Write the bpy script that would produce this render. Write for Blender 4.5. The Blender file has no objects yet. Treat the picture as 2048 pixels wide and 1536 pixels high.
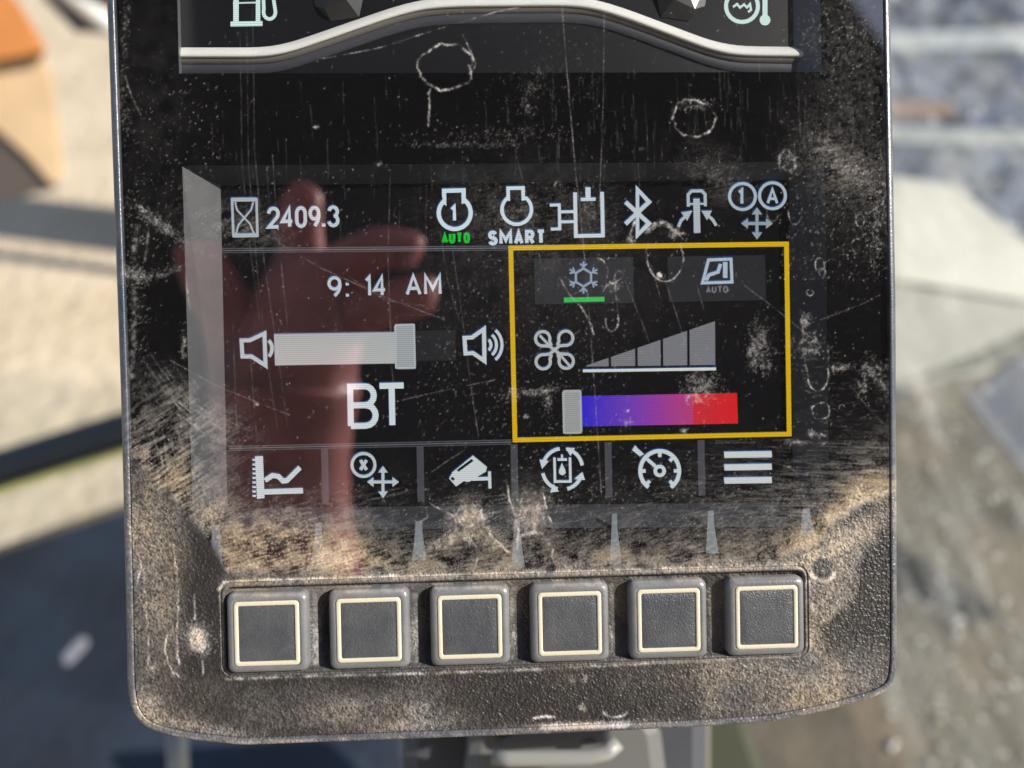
import bpy, bmesh, math, random
import numpy as np
from mathutils import Vector, Matrix
random.seed(7); rng = np.random.default_rng(11)
sc = bpy.context.scene
# ------------------------------------------------------------------ camera
FPX, CX, CY, D = 1536.0, 1024.0, 768.0, 0.177          # focal length and centre in 2048x1536 pixels, distance in m
CAMZ, PITCH = 1.9, math.radians(45)
cam_d = bpy.data.cameras.new('camera'); cam = bpy.data.objects.new('camera', cam_d); sc.collection.objects.link(cam)
cam.location = (0, 0, CAMZ); cam.rotation_euler = (math.pi/2 - PITCH, 0, 0)
cam_d.sensor_width = 36; cam_d.lens = 36*FPX/2048; cam_d.clip_start = 0.005; cam_d.clip_end = 500
cam_d.dof.use_dof = True; cam_d.dof.focus_distance = D; cam_d.dof.aperture_fstop = cam_d.lens/4.4
sc.camera = cam
CR = Matrix(((1, 0, 0), (0, math.sin(PITCH), -math.cos(PITCH)), (0, math.cos(PITCH), math.sin(PITCH))))   # columns right, up, back
# monitor pose in camera space
def rotm(r, y, p):
    cz, sz, cy, sy, cx, sx = math.cos(r), math.sin(r), math.cos(y), math.sin(y), math.cos(p), math.sin(p)
    return np.array([[cz, -sz, 0], [sz, cz, 0], [0, 0, 1]]) @ np.array([[cy, 0, sy], [0, 1, 0], [-sy, 0, cy]]) @ np.array([[1, 0, 0], [0, cx, -sx], [0, sx, cx]])
MR = rotm(math.radians(1.1274), math.radians(2.3005), math.radians(0.945))
O3 = np.array([0, 0, -D])
def P(x, y, h=0.0):
    """point of the monitor at height h (m, towards the viewer) seen at photo pixel x, y; monitor coordinates"""
    d = np.array([(x-CX)/FPX, -(y-CY)/FPX, -1.0]); o = O3 + MR[:, 2]*h
    q = d*((o @ MR[:, 2])/(d @ MR[:, 2])) - O3
    return MR.T @ q
# ------------------------------------------------------------------ light
sun_local = np.array([0.74, 0.33, 0.58]); sun_local /= np.linalg.norm(sun_local)
sun_w = CR @ Vector(MR @ sun_local); sun_w.normalize()
w = bpy.data.worlds.new('World'); sc.world = w; w.use_nodes = True
nt = w.node_tree; bg = nt.nodes['Background']; sky = nt.nodes.new('ShaderNodeTexSky')
sky.sky_type = 'NISHITA'; sky.sun_disc = False
sky.sun_elevation = math.asin(sun_w.z); sky.sun_rotation = math.atan2(sun_w.x, sun_w.y)
nt.links.new(sky.outputs[0], bg.inputs[0]); bg.inputs[1].default_value = 0.09
sl = bpy.data.lights.new('sun', 'SUN'); sl.energy = 4.2; sl.angle = math.radians(0.53); sl.color = (1, 0.93, 0.82)
so = bpy.data.objects.new('sun', sl); sc.collection.objects.link(so); so.rotation_euler = sun_w.to_track_quat('Z', 'Y').to_euler(); so.location = (3, -1, 5)
sc.view_settings.view_transform = 'Standard'; sc.view_settings.look = 'None'; sc.view_settings.exposure = 0.9; sc.view_settings.gamma = 1
sc.cycles.transparent_max_bounces = 12; sc.cycles.max_bounces = 10
EXPO = 2**0.9
# ------------------------------------------------------------------ helpers
def mesh_obj(name, verts, faces, mat, parent=None, uv=True, smooth=False, cols=None):
    me = bpy.data.meshes.new(name); me.from_pydata([tuple(map(float, v)) for v in verts], [], [tuple(f) for f in faces]); me.update()
    if uv:
        ul = me.uv_layers.new(name='UVMap'); co = np.array([tuple(map(float, v[:2])) for v in verts])
        li = np.empty(len(me.loops), dtype=np.int32); me.loops.foreach_get('vertex_index', li)
        u = (co[li]-np.array([U0, V0]))/np.array([US, VS]); ul.data.foreach_set('uv', u.astype(np.float32).ravel())
    if cols is not None:
        ca = me.color_attributes.new('Col', 'FLOAT_COLOR', 'CORNER'); arr = []
        for p in me.polygons:
            c = cols[p.index]
            for k in range(p.loop_total):
                cc = c[k] if isinstance(c[0], (tuple, list)) else c
                arr += [cc[0], cc[1], cc[2], 1.0]
        ca.data.foreach_set('color', arr)
    if smooth: me.polygons.foreach_set('use_smooth', [True]*len(me.polygons))
    me.materials.append(mat)
    o = bpy.data.objects.new(name, me); sc.collection.objects.link(o)
    if parent: o.parent = parent
    return o
def tag(o, label=None, cat=None, group=None, kind=None):
    if label: o['label'] = label
    if cat: o['category'] = cat
    if group: o['group'] = group
    if kind: o['kind'] = kind
    return o
def lin(c):
    return tuple(((v/255+0.055)/1.055)**2.4 if v > 10 else v/255/12.92 for v in c)
U0, V0, US, VS = -0.098, -0.088, 0.196, 0.186           # texture window on the monitor plane
def new_mat(name):
    m = bpy.data.materials.new(name); m.use_nodes = True; t = m.node_tree; t.nodes.clear()
    out = t.nodes.new('ShaderNodeOutputMaterial'); return m, t, out
def nd(t, typ, **kw):
    n = t.nodes.new(typ)
    for k, v in kw.items():
        if k.startswith('i_'): n.inputs[k[2:].replace('_', ' ')].default_value = v
        else: setattr(n, k, v)
    return n
def simple(name, col, rough=0.6, noise=0.0, nscale=20, bump=0.0, bscale=200, metal=0.0, col2=None, bdist=0.01):
    m, t, out = new_mat(name); b = nd(t, 'ShaderNodeBsdfPrincipled'); b.inputs['Roughness'].default_value = rough; b.inputs['Metallic'].default_value = metal
    b.inputs['Base Color'].default_value = (*col, 1); t.links.new(b.outputs[0], out.inputs[0])
    tc = nd(t, 'ShaderNodeTexCoord')
    if noise or col2:
        n = nd(t, 'ShaderNodeTexNoise'); n.inputs['Scale'].default_value = nscale; n.inputs['Detail'].default_value = 6; t.links.new(tc.outputs['Object'], n.inputs['Vector'])
        r = nd(t, 'ShaderNodeMapRange'); r.inputs[1].default_value = 0.35; r.inputs[2].default_value = 0.65; t.links.new(n.outputs['Fac'], r.inputs[0])
        mx = nd(t, 'ShaderNodeMix', data_type='RGBA'); c2 = col2 or tuple(v*(1-noise) for v in col)
        mx.inputs[6].default_value = (*col, 1); mx.inputs[7].default_value = (*c2, 1); t.links.new(r.outputs[0], mx.inputs[0]); t.links.new(mx.outputs[2], b.inputs['Base Color'])
    if bump:
        n2 = nd(t, 'ShaderNodeTexNoise'); n2.inputs['Scale'].default_value = bscale; n2.inputs['Detail'].default_value = 4; t.links.new(tc.outputs['Object'], n2.inputs['Vector'])
        bp = nd(t, 'ShaderNodeBump'); bp.inputs['Strength'].default_value = bump; bp.inputs['Distance'].default_value = bdist; t.links.new(n2.outputs['Fac'], bp.inputs['Height']); t.links.new(bp.outputs[0], b.inputs['Normal'])
    return m
# ------------------------------------------------------------------ dust, scratches and grain of the front, painted with numpy
CX0, CY0, CW, CH = 180, -60, 1660, 1580
yy, xx = np.mgrid[0:CH, 0:CW].astype(np.float32); xx += CX0; yy += CY0
fx = np.fft.fftfreq(CW)[None, :CW//2+1].astype(np.float32); fx = np.abs(np.fft.rfftfreq(CW))[None, :].astype(np.float32); fy = np.fft.fftfreq(CH)[:, None].astype(np.float32)
def noise(sx, sy=None, ang=0.0):
    sy = sx if sy is None else sy
    c, s = math.cos(math.radians(ang)), math.sin(math.radians(ang))
    u = fx*c + fy*s; v = -fx*s + fy*c
    f = np.fft.rfft2(rng.standard_normal((CH, CW)).astype(np.float32))*np.exp(-2*np.pi**2*((u*sx)**2+(v*sy)**2))
    n = np.fft.irfft2(f, s=(CH, CW)).astype(np.float32); return n/n.std()
def blur(a, s):
    return np.fft.irfft2(np.fft.rfft2(a)*np.exp(-2*np.pi**2*((fx*s)**2+(fy*s)**2)), s=(CH, CW)).astype(np.float32)
def blob(cx, cy, sx, sy, ang=0.0, p=1.0):
    c, s = math.cos(math.radians(ang)), math.sin(math.radians(ang))
    u = ((xx-cx)*c+(yy-cy)*s)/sx; v = (-(xx-cx)*s+(yy-cy)*c)/sy
    return np.exp(-0.5*(u*u+v*v)**p)
def poly_y(pts):
    xs, ys = zip(*pts); return np.interp(xx[0], xs, ys)[None, :].astype(np.float32)
def sm(a, lo, hi):
    t = np.clip((a-lo)/(hi-lo), 0, 1); return t*t*(3-2*t)
splat = np.zeros((CH, CW), np.float32); DUST_LINES = .20
def put(px, py, val):
    i = np.round(py-CY0).astype(int); j = np.round(px-CX0).astype(int)
    k = (i >= 0) & (i < CH) & (j >= 0) & (j < CW); np.add.at(splat, (i[k], j[k]), np.broadcast_to(val, px.shape)[k])
def line(pts, wdt=1.0, amp=1.0, jit=0.0, gap=0.3, dens=2.2):
    pts = np.array(pts, float); seg = np.hypot(*np.diff(pts, axis=0).T); L = seg.sum(); n = int(L*dens*max(1, wdt))+2
    cum = np.concatenate([[0], np.cumsum(seg)]); t = np.sort(rng.uniform(0, L, n))
    px = np.interp(t, cum, pts[:, 0]); py = np.interp(t, cum, pts[:, 1])
    kn = max(4, int(L/14)); mod = np.interp(t, np.linspace(0, L, kn), np.clip(rng.normal(0.7, gap*1.5, kn), 0.03, 1.5))
    if jit:
        kk = max(4, int(L/9)); px += np.interp(t, np.linspace(0, L, kk), rng.normal(0, jit, kk)); py += np.interp(t, np.linspace(0, L, kk), rng.normal(0, jit, kk))
    put(px+rng.normal(0, wdt*0.45, n), py+rng.normal(0, wdt*0.45, n), amp*mod)
def curve(pts, **k):
    p = np.array(pts, float); t = np.linspace(0, len(p)-1, len(p)*10); q = np.stack([np.interp(t, range(len(p)), p[:, i]) for i in (0, 1)], 1)
    for _ in range(6): q[1:-1] = (q[:-2]+2*q[1:-1]+q[2:])/4
    line(q, **k)
def ring(cx, cy, rx, ry, a0=0, a1=360, ang=0, wob=0.06, **k):
    t = np.radians(np.linspace(a0, a1, 60)); kk = max(6, int(abs(a1-a0)/30)); r = 1+np.interp(np.linspace(0, 1, 60), np.linspace(0, 1, kk), rng.normal(0, wob, kk))
    if abs(a1-a0) >= 360: r[-1] = r[0]
    x, y = rx*r*np.cos(t), ry*r*np.sin(t); c, s = math.cos(math.radians(ang)), math.sin(math.radians(ang))
    line(np.stack([cx+x*c-y*s, cy+x*s+y*c], 1), **k)
def specks(n, box, ln=(1, 5), ang=-55, spread=25, amp=(0.4, 1.4), wdt=0.35):
    x = rng.uniform(box[0], box[2], n); y = rng.uniform(box[1], box[3], n); l = rng.uniform(*ln, n)*rng.choice([0.5, 1, 1, 1.8], n); a = np.radians(ang+rng.normal(0, spread, n)); v = rng.uniform(*amp, n)*rng.choice([0.25, 0.25, 0.4, 0.7, 1.5], n)
    for k in np.linspace(-0.5, 0.5, 7): put(x+np.cos(a)*l*k+rng.normal(0, wdt, n), y+np.sin(a)*l*k+rng.normal(0, wdt, n), v*0.55)
def cloud(n, cx, cy, sx, sy, ang=0, **k):
    n = int(n*1.3); x = rng.normal(0, sx, n); y = rng.normal(0, sy, n); c, s = math.cos(math.radians(ang)), math.sin(math.radians(ang))
    x, y = cx+x*c-y*s, cy+x*s+y*c; l = rng.uniform(1, 5, n); a = np.radians(k.get('dir', -55)+rng.normal(0, 22, n)); v = rng.uniform(0.2, 1.0, n)*rng.choice([.3, .6, 1.0], n)*k.get('amp', 1)
    for q in np.linspace(-0.5, 0.5, 6): put(x+np.cos(a)*l*q, y+np.sin(a)*l*q, v*0.5)
# scattered specks
specks(330, (240, 0, 1770, 330)); specks(700, (240, 330, 1770, 1000)); specks(700, (1000, 330, 1770, 1000))
specks(420, (1640, 40, 1775, 420)); specks(600, (1560, 300, 1780, 560)); specks(900, (1590, 700, 1790, 1020), ln=(4, 16), ang=4, spread=5, amp=(0.25, 0.8))
specks(420, (240, 420, 300, 900), ln=(2, 8), ang=-50); specks(380, (240, 150, 440, 520), ln=(1, 6))
specks(500, (440, 330, 1040, 900), ln=(1, 4)); specks(900, (830, 560, 1260, 900), amp=(0.3, 1.0))
specks(1400, (440, 960, 1640, 1140), ln=(2, 6), ang=-35); specks(900, (1000, 900, 1600, 1130), ln=(2, 9), ang=-12, spread=8)
for x0 in rng.uniform(1000, 1770, 150):                          # fine vertical rubbing marks
    y0 = rng.uniform(120, 330); line([(x0, y0), (x0+rng.normal(1, 1), y0+rng.uniform(12, 60))], wdt=0.6, amp=0.12)
for x0 in rng.uniform(420, 1000, 40):
    y0 = rng.uniform(150, 420); line([(x0, y0), (x0+2, y0+rng.uniform(15, 90))], wdt=0.6, amp=0.09)
for y0 in rng.uniform(880, 1090, 190):                           # sideways wiping marks at the lower right
    x0 = rng.uniform(1430, 1740); line([(x0, y0), (x0+rng.uniform(15, 90), y0+rng.normal(1, 2))], wdt=0.8, amp=rng.uniform(0.06, 0.3))
for k in range(120):                                            # sweeping wipe marks low in the middle
    x0 = rng.uniform(640, 1500); y0 = rng.uniform(990, 1120); L = rng.uniform(20, 110); line([(x0, y0), (x0+L, y0-L*rng.uniform(0.08, 0.25))], wdt=0.8, amp=rng.uniform(0.1, 0.35))
# long scratches
for pts, wd, am in [([(1120, -50), (1132, 120), (1150, 330), (1166, 480), (1180, 650), (1194, 850), (1203, 990)], 0.9, 0.75), ([(1209, -40), (1207, 180), (1202, 330), (1198, 420)], .8, .5),
        ([(492, -40), (497, 330), (516, 560), (540, 760), (556, 860)], .7, .22), ([(480, 60), (484, 330), (503, 520), (520, 640)], .7, .2), ([(505, 0), (509, 300), (528, 520), (560, 740), (576, 860)], .8, .3),
        ([(545, 310), (552, 420), (566, 560), (580, 700)], .7, .35), ([(466, 640), (472, 830), (480, 900)], .7, .3), ([(500, 700), (512, 860), (520, 960)], .7, .3), ([(780, 360), (776, 520), (784, 740), (790, 800)], .7, .35),
        ([(905, 500), (920, 600), (940, 760), (958, 880)], .7, .3), ([(880, 460), (895, 560), (918, 640)], .7, .3), ([(520, 463), (640, 535), (760, 590), (890, 640)], .8, .5), ([(340, 720), (430, 770), (540, 815), (580, 830)], .8, .5),
        ([(805, 800), (900, 778), (990, 760)], .7, .45), ([(700, 555), (770, 600), (850, 612)], .6, .3), ([(1488, 570), (1560, 625), (1640, 690)], .7, .42), ([(1640, 640), (1720, 610), (1760, 590)], .7, .45), ([(1700, 770), (1740, 820), (1770, 850)], .7, .4),
        ([(1545, 925), (1580, 935), (1595, 945)], .7, .6), ([(862, 945), (900, 918), (930, 900)], .7, .35), ([(1030, 300), (1060, 420), (1085, 540)], .7, .25), ([(1330, 560), (1350, 620), (1372, 690)], .7, .35), ([(1250, 560), (1290, 660), (1310, 720)], .7, .3), ([(1395, 575), (1408, 620)], .7, .35), ([(1300, 520), (1322, 600)], .6, .3)]:
    line(pts, wdt=wd, amp=am*0.8, gap=.25)
fine_map = splat.copy(); splat[:] = 0
# rings left by dried drops, beads and smears
ring(890, 132, 52, 42, wob=.09, wdt=2.6, amp=.85, jit=1.5); curve([(862, 175), (856, 200), (860, 225), (856, 250)], wdt=2, amp=.7, jit=1.5); curve([(926, 70), (940, 100), (952, 130), (944, 142)], wdt=1.4, amp=.7)
ring(1388, 235, 44, 36, wob=.06, wdt=2.2, amp=.7, jit=2); cloud(160, 1392, 208, 22, 7)
curve([(640, 118), (760, 96), (850, 66), (930, 42), (990, 24), (1040, 14)], wdt=.9, amp=.5)
ring(1330, 512, 37, 50, 0, 180, wob=.02, wdt=1.4, amp=.8); ring(1330, 512, 37, 40, 180, 225, wdt=1, amp=.5); ring(1330, 512, 37, 40, 320, 360, wdt=1, amp=.5); cloud(70, 1318, 551, 3, 3, amp=2)
ring(1224, 640, 13, 24, -10, 190, wdt=1.6, amp=.9); curve([(1205, 585), (1215, 570), (1228, 566), (1234, 590), (1236, 640)], wdt=1.6, amp=.9, jit=1); curve([(1228, 566), (1244, 556), (1246, 545), (1232, 540), (1228, 560)], wdt=1.2, amp=.8); cloud(160, 1222, 572, 8, 6)
curve([(1120, 552), (1132, 580), (1160, 610), (1178, 640), (1188, 670)], wdt=1.4, amp=.7, jit=1.5)
ring(1224, 508, 9, 9, 0, 190, wdt=1.2, amp=.6); curve([(1192, 515), (1206, 520), (1216, 540), (1214, 556)], wdt=1.2, amp=.6)
ring(1636, 748, 21, 34, 0, 180, wob=.02, wdt=1.5, amp=.9); curve([(1604, 630), (1604, 690), (1615, 748)], wdt=1.4, amp=.55, jit=1); curve([(1656, 690), (1657, 748)], wdt=1.4, amp=.6, jit=1); cloud(380, 1618, 690, 17, 14); cloud(120, 1610, 640, 7, 8)
ring(1643, 822, 17, 17, wdt=1.5, amp=.8, jit=1); ring(1684, 815, 5, 6, wdt=1, amp=.5); ring(1575, 322, 17, 20, wdt=3, amp=.8, jit=2); cloud(180, 1578, 322, 12, 14)
cloud(420, 1520, 680, 11, 24); cloud(240, 1505, 712, 6, 14); cloud(110, 1532, 735, 5, 9); cloud(560, 1402, 772, 17, 17); cloud(120, 1388, 795, 8, 5); cloud(260, 1065, 785, 34, 5, -6); cloud(90, 1022, 790, 8, 8); cloud(80, 1095, 800, 6, 10)
curve([(1292, 465), (1305, 452), (1325, 446), (1342, 458), (1358, 470)], wdt=6, amp=.9, jit=1.5); curve([(1262, 482), (1266, 455), (1268, 440)], wdt=3, amp=.8, jit=2); cloud(150, 1352, 468, 8, 6); cloud(60, 1262, 482, 5, 5)
ring(1545, 420, 12, 22, 20, 200, wdt=1.2, amp=.5); ring(1590, 420, 14, 28, 0, 180, wdt=1.2, amp=.5); ring(1720, 440, 8, 12, wdt=1.2, amp=.6); ring(1715, 492, 12, 14, 90, 300, wdt=1.2, amp=.6); ring(1640, 530, 9, 14, wdt=1, amp=.5); ring(1620, 585, 7, 6, wdt=1, amp=.6); ring(1645, 545, 6, 8, wdt=1, amp=.5); ring(1115, 375, 6, 13, wdt=1, amp=.5)
for cx, cy, r in [(515, 808, 3), (1052, 833, 3), (758, 328, 4), (1255, 822, 2.5), (1622, 868, 6), (1580, 884, 6), (632, 254, 4), (1285, 297, 3), (1718, 980, 10), (1255, 846, 8), (1368, 862, 5)]: cloud(int(9*r), cx, cy, r*.8, r*.6)
curve([(1580, 884), (1640, 886), (1700, 888)], wdt=5, amp=.3); curve([(1622, 868), (1660, 872)], wdt=5, amp=.3)
cloud(180, 1728, 760, 8, 20, 20); cloud(240, 1765, 770, 8, 26, -20); cloud(90, 1745, 735, 18, 4); cloud(120, 1680, 735, 10, 4)
cloud(900, 1700, 330, 60, 13, 35, dir=-50); cloud(500, 1760, 440, 16, 46, 10); cloud(700, 1690, 60, 46, 50); cloud(300, 1440, 350, 40, 24, 30, amp=.5); cloud(300, 1100, 150, 60, 40, -30, amp=.5); cloud(200, 1060, 190, 10, 30, 10, amp=.6); cloud(600, 1030, 440, 30, 26, amp=.5); cloud(400, 1180, 420, 22, 26, amp=.5); cloud(240, 980, 270, 90, 10, 0, amp=.8); cloud(260, 940, 290, 60, 3, 0, amp=.6)
cloud(420, 320, 448, 40, 7, 35, dir=35); cloud(150, 296, 428, 18, 5, 45); cloud(300, 300, 552, 50, 6, -14, dir=-20); cloud(200, 262, 545, 16, 8, 10); cloud(380, 470, 460, 46, 12, 6, dir=8, amp=.7); cloud(260, 250, 80, 5, 70, 4, amp=.6); cloud(240, 243, 210, 8, 36, -12, amp=.6)
curve([(250, 150), (262, 190), (282, 230)], wdt=2, amp=.25); curve([(276, 450), (268, 520), (272, 640), (262, 760)], wdt=7, amp=.22, jit=3); curve([(300, 440), (290, 520)], wdt=3, amp=.25); curve([(370, 545), (380, 620)], wdt=2, amp=.3); cloud(120, 368, 690, 4, 16)
for k in range(70):                                             # brush-like sweeps beside the left display wall
    t0 = rng.uniform(0, 1); ax, ay = 330+rng.normal(0, 26), 760+rng.normal(0, 24); curve([(ax, ay), (ax+34, ay+52), (ax+80, ay+88), (ax+125, ay+108)], wdt=.9, amp=rng.uniform(.04, .16), jit=.6)
for k in range(240):
    ax, ay = rng.uniform(240, 400), rng.uniform(840, 1000); L = rng.uniform(14, 46); line([(ax, ay), (ax+L*.7, ay-L*.45*rng.uniform(.5, 1.2))], wdt=.9, amp=rng.uniform(.05, .22))
for k in range(60):
    ax, ay = rng.uniform(300, 420), rng.uniform(830, 980); line([(ax, ay), (ax+rng.uniform(8, 22), ay+rng.uniform(30, 80))], wdt=.8, amp=rng.uniform(.1, .3))
# water traces below the middle of the lower display
curve([(858, 1005), (880, 1018), (905, 1030), (912, 1048), (912, 1060)], wdt=2.2, amp=1, jit=1); curve([(852, 1018), (856, 1034), (840, 1044)], wdt=1.6, amp=.6)
curve([(1016, 970), (1018, 995), (1026, 1020), (1030, 1040), (1036, 1062), (1034, 1100)], wdt=2.2, amp=1, jit=1); curve([(1086, 985), (1092, 1008), (1096, 1030), (1106, 1052), (1106, 1085), (1106, 1130)], wdt=2.2, amp=.8, jit=1.6)
curve([(848, 1112), (862, 1090), (890, 1074), (925, 1066)], wdt=3, amp=.6, jit=1.5); curve([(962, 1020), (968, 1050), (985, 1072), (1006, 1092), (1024, 1108)], wdt=3, amp=.7, jit=1.5); curve([(940, 1075), (952, 1095), (954, 1120), (950, 1134)], wdt=2.4, amp=.7, jit=1.2); curve([(1030, 1085), (1055, 1066), (1080, 1066), (1100, 1090)], wdt=5, amp=.5, jit=1.5)
cloud(1500, 938, 1040, 22, 20, -20, dir=-20); cloud(900, 1060, 1036, 22, 24); cloud(500, 1066, 1012, 24, 20, amp=.7); cloud(500, 905, 1080, 24, 9, -20); cloud(300, 990, 1085, 20, 14, 35)
lines_map = blur(fine_map*DUST_LINES, 0.5)+blur(splat, .7)*.36*np.where(yy > 980, 1.3, 1)*np.clip(.75+.5*noise(3), .1, 1.6); lines_map = np.where(lines_map > .4, .4+.4*(lines_map-.4), lines_map)
# broad veils
n1, n3, n8, n25 = noise(1.0), noise(2.6), noise(8), noise(25)
nd1 = noise(6, 1.0, -15); nd2 = noise(11, 1.2, 3); nd3 = noise(8, 1.6, -32)
yb = poly_y([(180, 860), (235, 890), (300, 960), (380, 1040), (425, 1090), (455, 1146), (700, 1148), (1000, 1138), (1560, 1118), (1620, 1092), (1665, 1052), (1720, 1018), (1800, 975), (1840, 960)])
matte = sm(yy - yb + n8*5, -16, 14)
veil = np.zeros((CH, CW), np.float32) + 0.002
def add(b, tex, amp): global veil; veil = veil + amp*b*np.clip(0.42+0.45*tex, 0, 2.2)
tx = 0.5*n1+0.5*nd1+0.4*n8; txh = 0.45*n1+0.8*nd2+0.3*n8; txd = .5*n1+.8*nd3+.3*n8
edge = yb - yy                                                    # pixels above the matte zone
band = np.exp(-np.clip(edge, 0, 400)/np.interp(xx, (440, 620, 800, 1000, 1600, 1700), (34, 28, 18, 20, 13, 26)))*(edge > -30)
add(band*sm(xx, 400, 460), .2*n1+.22*nd1+.5*n8+.5*n25, .60)
add(np.exp(-np.clip(edge, 0, 500)/70)*(edge > -30)*sm(xx, 420, 480), tx, .09)
add(blob(560, 1085, 110, 46, -4), tx+.5*n25, .34); add(blob(690, 1120, 90, 22), tx, .22); add(blob(425, 1035, 22, 26), .4*n1+.3*n8, .55)
add(blob(330, 930, 90, 70, 30), txd+.4*n25, .25); add(blob(300, 1000, 80, 40, 40), txd, .3)
add(blob(1690, 1040, 120, 22, -26), .4*n1+.4*n8+.2*n25, .62); add(blob(1720, 1000, 80, 50), txh, .16); add(blob(1560, 1000, 150, 60), txh, .05); add(blob(1760, 950, 30, 50), txh, .14); add(blob(1718, 982, 16, 12), n1*.3, .8)
add(blob(938, 1036, 24, 24), .3*n1+.4*n8, .42); add(blob(905, 1078, 34, 10, -18), .4*n1, .3); add(blob(1066, 1030, 28, 34), .3*n1+.3*n8, .3); add(blob(990, 1084, 26, 11, 38), .3*n1, .3); add(blob(560, 1060, 60, 30), .3*n1+.6*n8, .14); add(blob(650, 1110, 60, 24), .4*n8, .2); add(blob(1300, 1090, 260, 40), txd, .06); add(blob(1700, 200, 60, 190), .4*n1+.4*n3, .05); add(blob(1690, 340, 70, 40, 35), tx, .10); add(blob(1430, 350, 50, 30, 30), tx, .07); add(blob(1060, 440, 120, 60), tx, .05); add(blob(1100, 580, 200, 90), .3*n1+.2*n8, .022)
add(blob(300, 200, 60, 220), n8*.6, .012); add(blob(480, 450, 70, 30, 8), txd, .07); add(blob(400, 820, 60, 24, 32), txd, .12)
# matte plastic: dust caught in the grain
grain = .75*noise(1.0)+.55*noise(1.6)+.2*noise(3)
g2 = np.clip(0.5+0.32*grain, 0, 1)
mat_d = 0.042+0.018*n25
def addm(b, amp): global mat_d; mat_d = mat_d + amp*b
def inside(x0, x1, y0, y1, f): return sm(xx, x0-f, x0+f)*sm(-xx, -x1-f, -x1+f)*sm(yy, y0-f, y0+f)*sm(-yy, -y1-f, -y1+f)
wob = xx+7*n8+10*n25; woy = yy+6*n8+10*n25
rbx = poly_y([(180, 0), (1840, 0)])
arc_edge = np.interp(yy[:, :1], (1000, 1060, 1110, 1170, 1210, 1250, 1320, 1400), (1800, 1760, 1716, 1704, 1690, 1664, 1668, 1700)).astype(np.float32)
addm(sm(arc_edge-wob, -10, 12)*sm(xx, 1600, 1622)*sm(yy, 1040, 1080)*sm(-yy, -1340, -1290), .30)           # dusty lobe right of the tray
addm(inside(1402, 1690, 1316, 1432, 16)*(.8+.2*n25), .20); addm(blob(1690, 1375, 60, 40), .16); addm(blob(1742, 1335, 30, 40), .10); addm(blob(1540, 1345, 100, 24), .10)
addm(blob(1652, 1100, 40, 20, -30), .22); addm(blob(1730, 1050, 70, 15, -26), .30)
addm(blob(292, 1060, 60, 70, 10), .18); addm(blob(290, 1190, 52, 150), .15); addm(blob(335, 1230, 24, 60), .12)
addm(blob(395, 1277, 15, 20, -20, 2), .75); addm(blob(290, 1412, 22, 24, -30), .36); addm(blob(360, 1446, 90, 12, 10), .22); addm(inside(480, 880, 1370, 1455, 22), .06)
addm(blob(690, 1420, 44, 18, -10), .18); addm(blob(862, 1440, 50, 14), .22); addm(blob(770, 1455, 40, 9), .22); addm(blob(830, 1395, 34, 30), .08)
addm(blob(385, 1160, 36, 120), -.07); addm(blob(1764, 1210, 22, 100), -.04); addm(blob(1650, 1442, 120, 10, -14), .4); addm(blob(1180, 1452, 90, 5, -2), .5); addm(blob(1000, 1405, 180, 30), -.03)
addm(np.exp(-np.abs(yy-poly_y([(180, 1190), (440, 1172), (620, 1160), (1000, 1148), (1600, 1126), (1660, 1126), (1840, 1100)]))/14)*sm(xx, 430, 480)*sm(-xx, -1640, -1600), .45)
mat_d = np.clip(.72*mat_d, .015, .9)*np.clip(1+.10*n8+.08*n3, .5, 1.5)
clean = 1-.75*sm(-((xx-1644)**2+(yy-1136)**2)**.5, -23, -17); mat_d = mat_d*clean
crumb = np.zeros_like(splat); splat[:] = 0
cloud(700, 395, 1275, 15, 18, -20, amp=.8); cloud(120, 405, 1298, 8, 6)
ring(1645, 1140, 25, 23, 15, 165, wob=.02, wdt=5, amp=1.6); ring(1645, 1150, 42, 90, 30, 95, wdt=3, amp=.3); ring(1230, 1418, 26, 17, 20, 160, wob=.03, wdt=3.4, amp=1.3); curve([(1066, 1437), (1090, 1432), (1112, 1432)], wdt=3.4, amp=1.3, jit=1); cloud(60, 1165, 1415, 4, 4); cloud(50, 1170, 1358, 5, 5); cloud(30, 1145, 1362, 4, 4); cloud(90, 825, 1420, 8, 8); cloud(80, 852, 1412, 5, 10)
for pts in [[(258, 1040), (266, 1090), (284, 1130), (290, 1190), (294, 1250), (298, 1290), (296, 1330)], [(345, 1080), (352, 1130), (356, 1170), (355, 1240), (352, 1280), (358, 1330)], [(390, 1190), (388, 1240)], [(332, 1270), (330, 1310), (345, 1345), (362, 1355)], [(405, 1290), (407, 1350)], [(282, 1130), (275, 1160), (282, 1200)]]: curve(pts, wdt=2.2, amp=.6, jit=1.5)
cloud(60, 303, 1335, 5, 5); cloud(800, 1560, 1380, 130, 40, amp=.5); cloud(500, 1690, 1100, 60, 24, -30, amp=.6); cloud(500, 1700, 1430, 90, 9, -14, amp=.9); cloud(500, 420, 1462, 90, 7, 8, amp=.9); cloud(220, 1165, 1452, 44, 4, -2, amp=1.4); cloud(260, 290, 1410, 18, 22, -30, amp=.9); cloud(160, 850, 1456, 30, 8, amp=.9); cloud(160, 1480, 1440, 50, 6, -4, amp=.8); cloud(1500, 1000, 1400, 420, 40, amp=.4); cloud(500, 300, 1200, 40, 120, amp=.5); cloud(500, 1740, 1280, 36, 90, amp=.4)
crumb = np.clip(blur(splat, .7)*.55, 0, .8)
mat_cov = np.clip(mat_d*np.clip(1.0-.55*(g2-.5)*2+.26*noise(.8)+.08*n3, 0.1, 2.0)+crumb, 0, .95)
veil = np.clip(veil, 0, .93); glass_cov = 1-(1-veil)*(1-np.clip(lines_map, 0, .9))
splat[:] = 0
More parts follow.
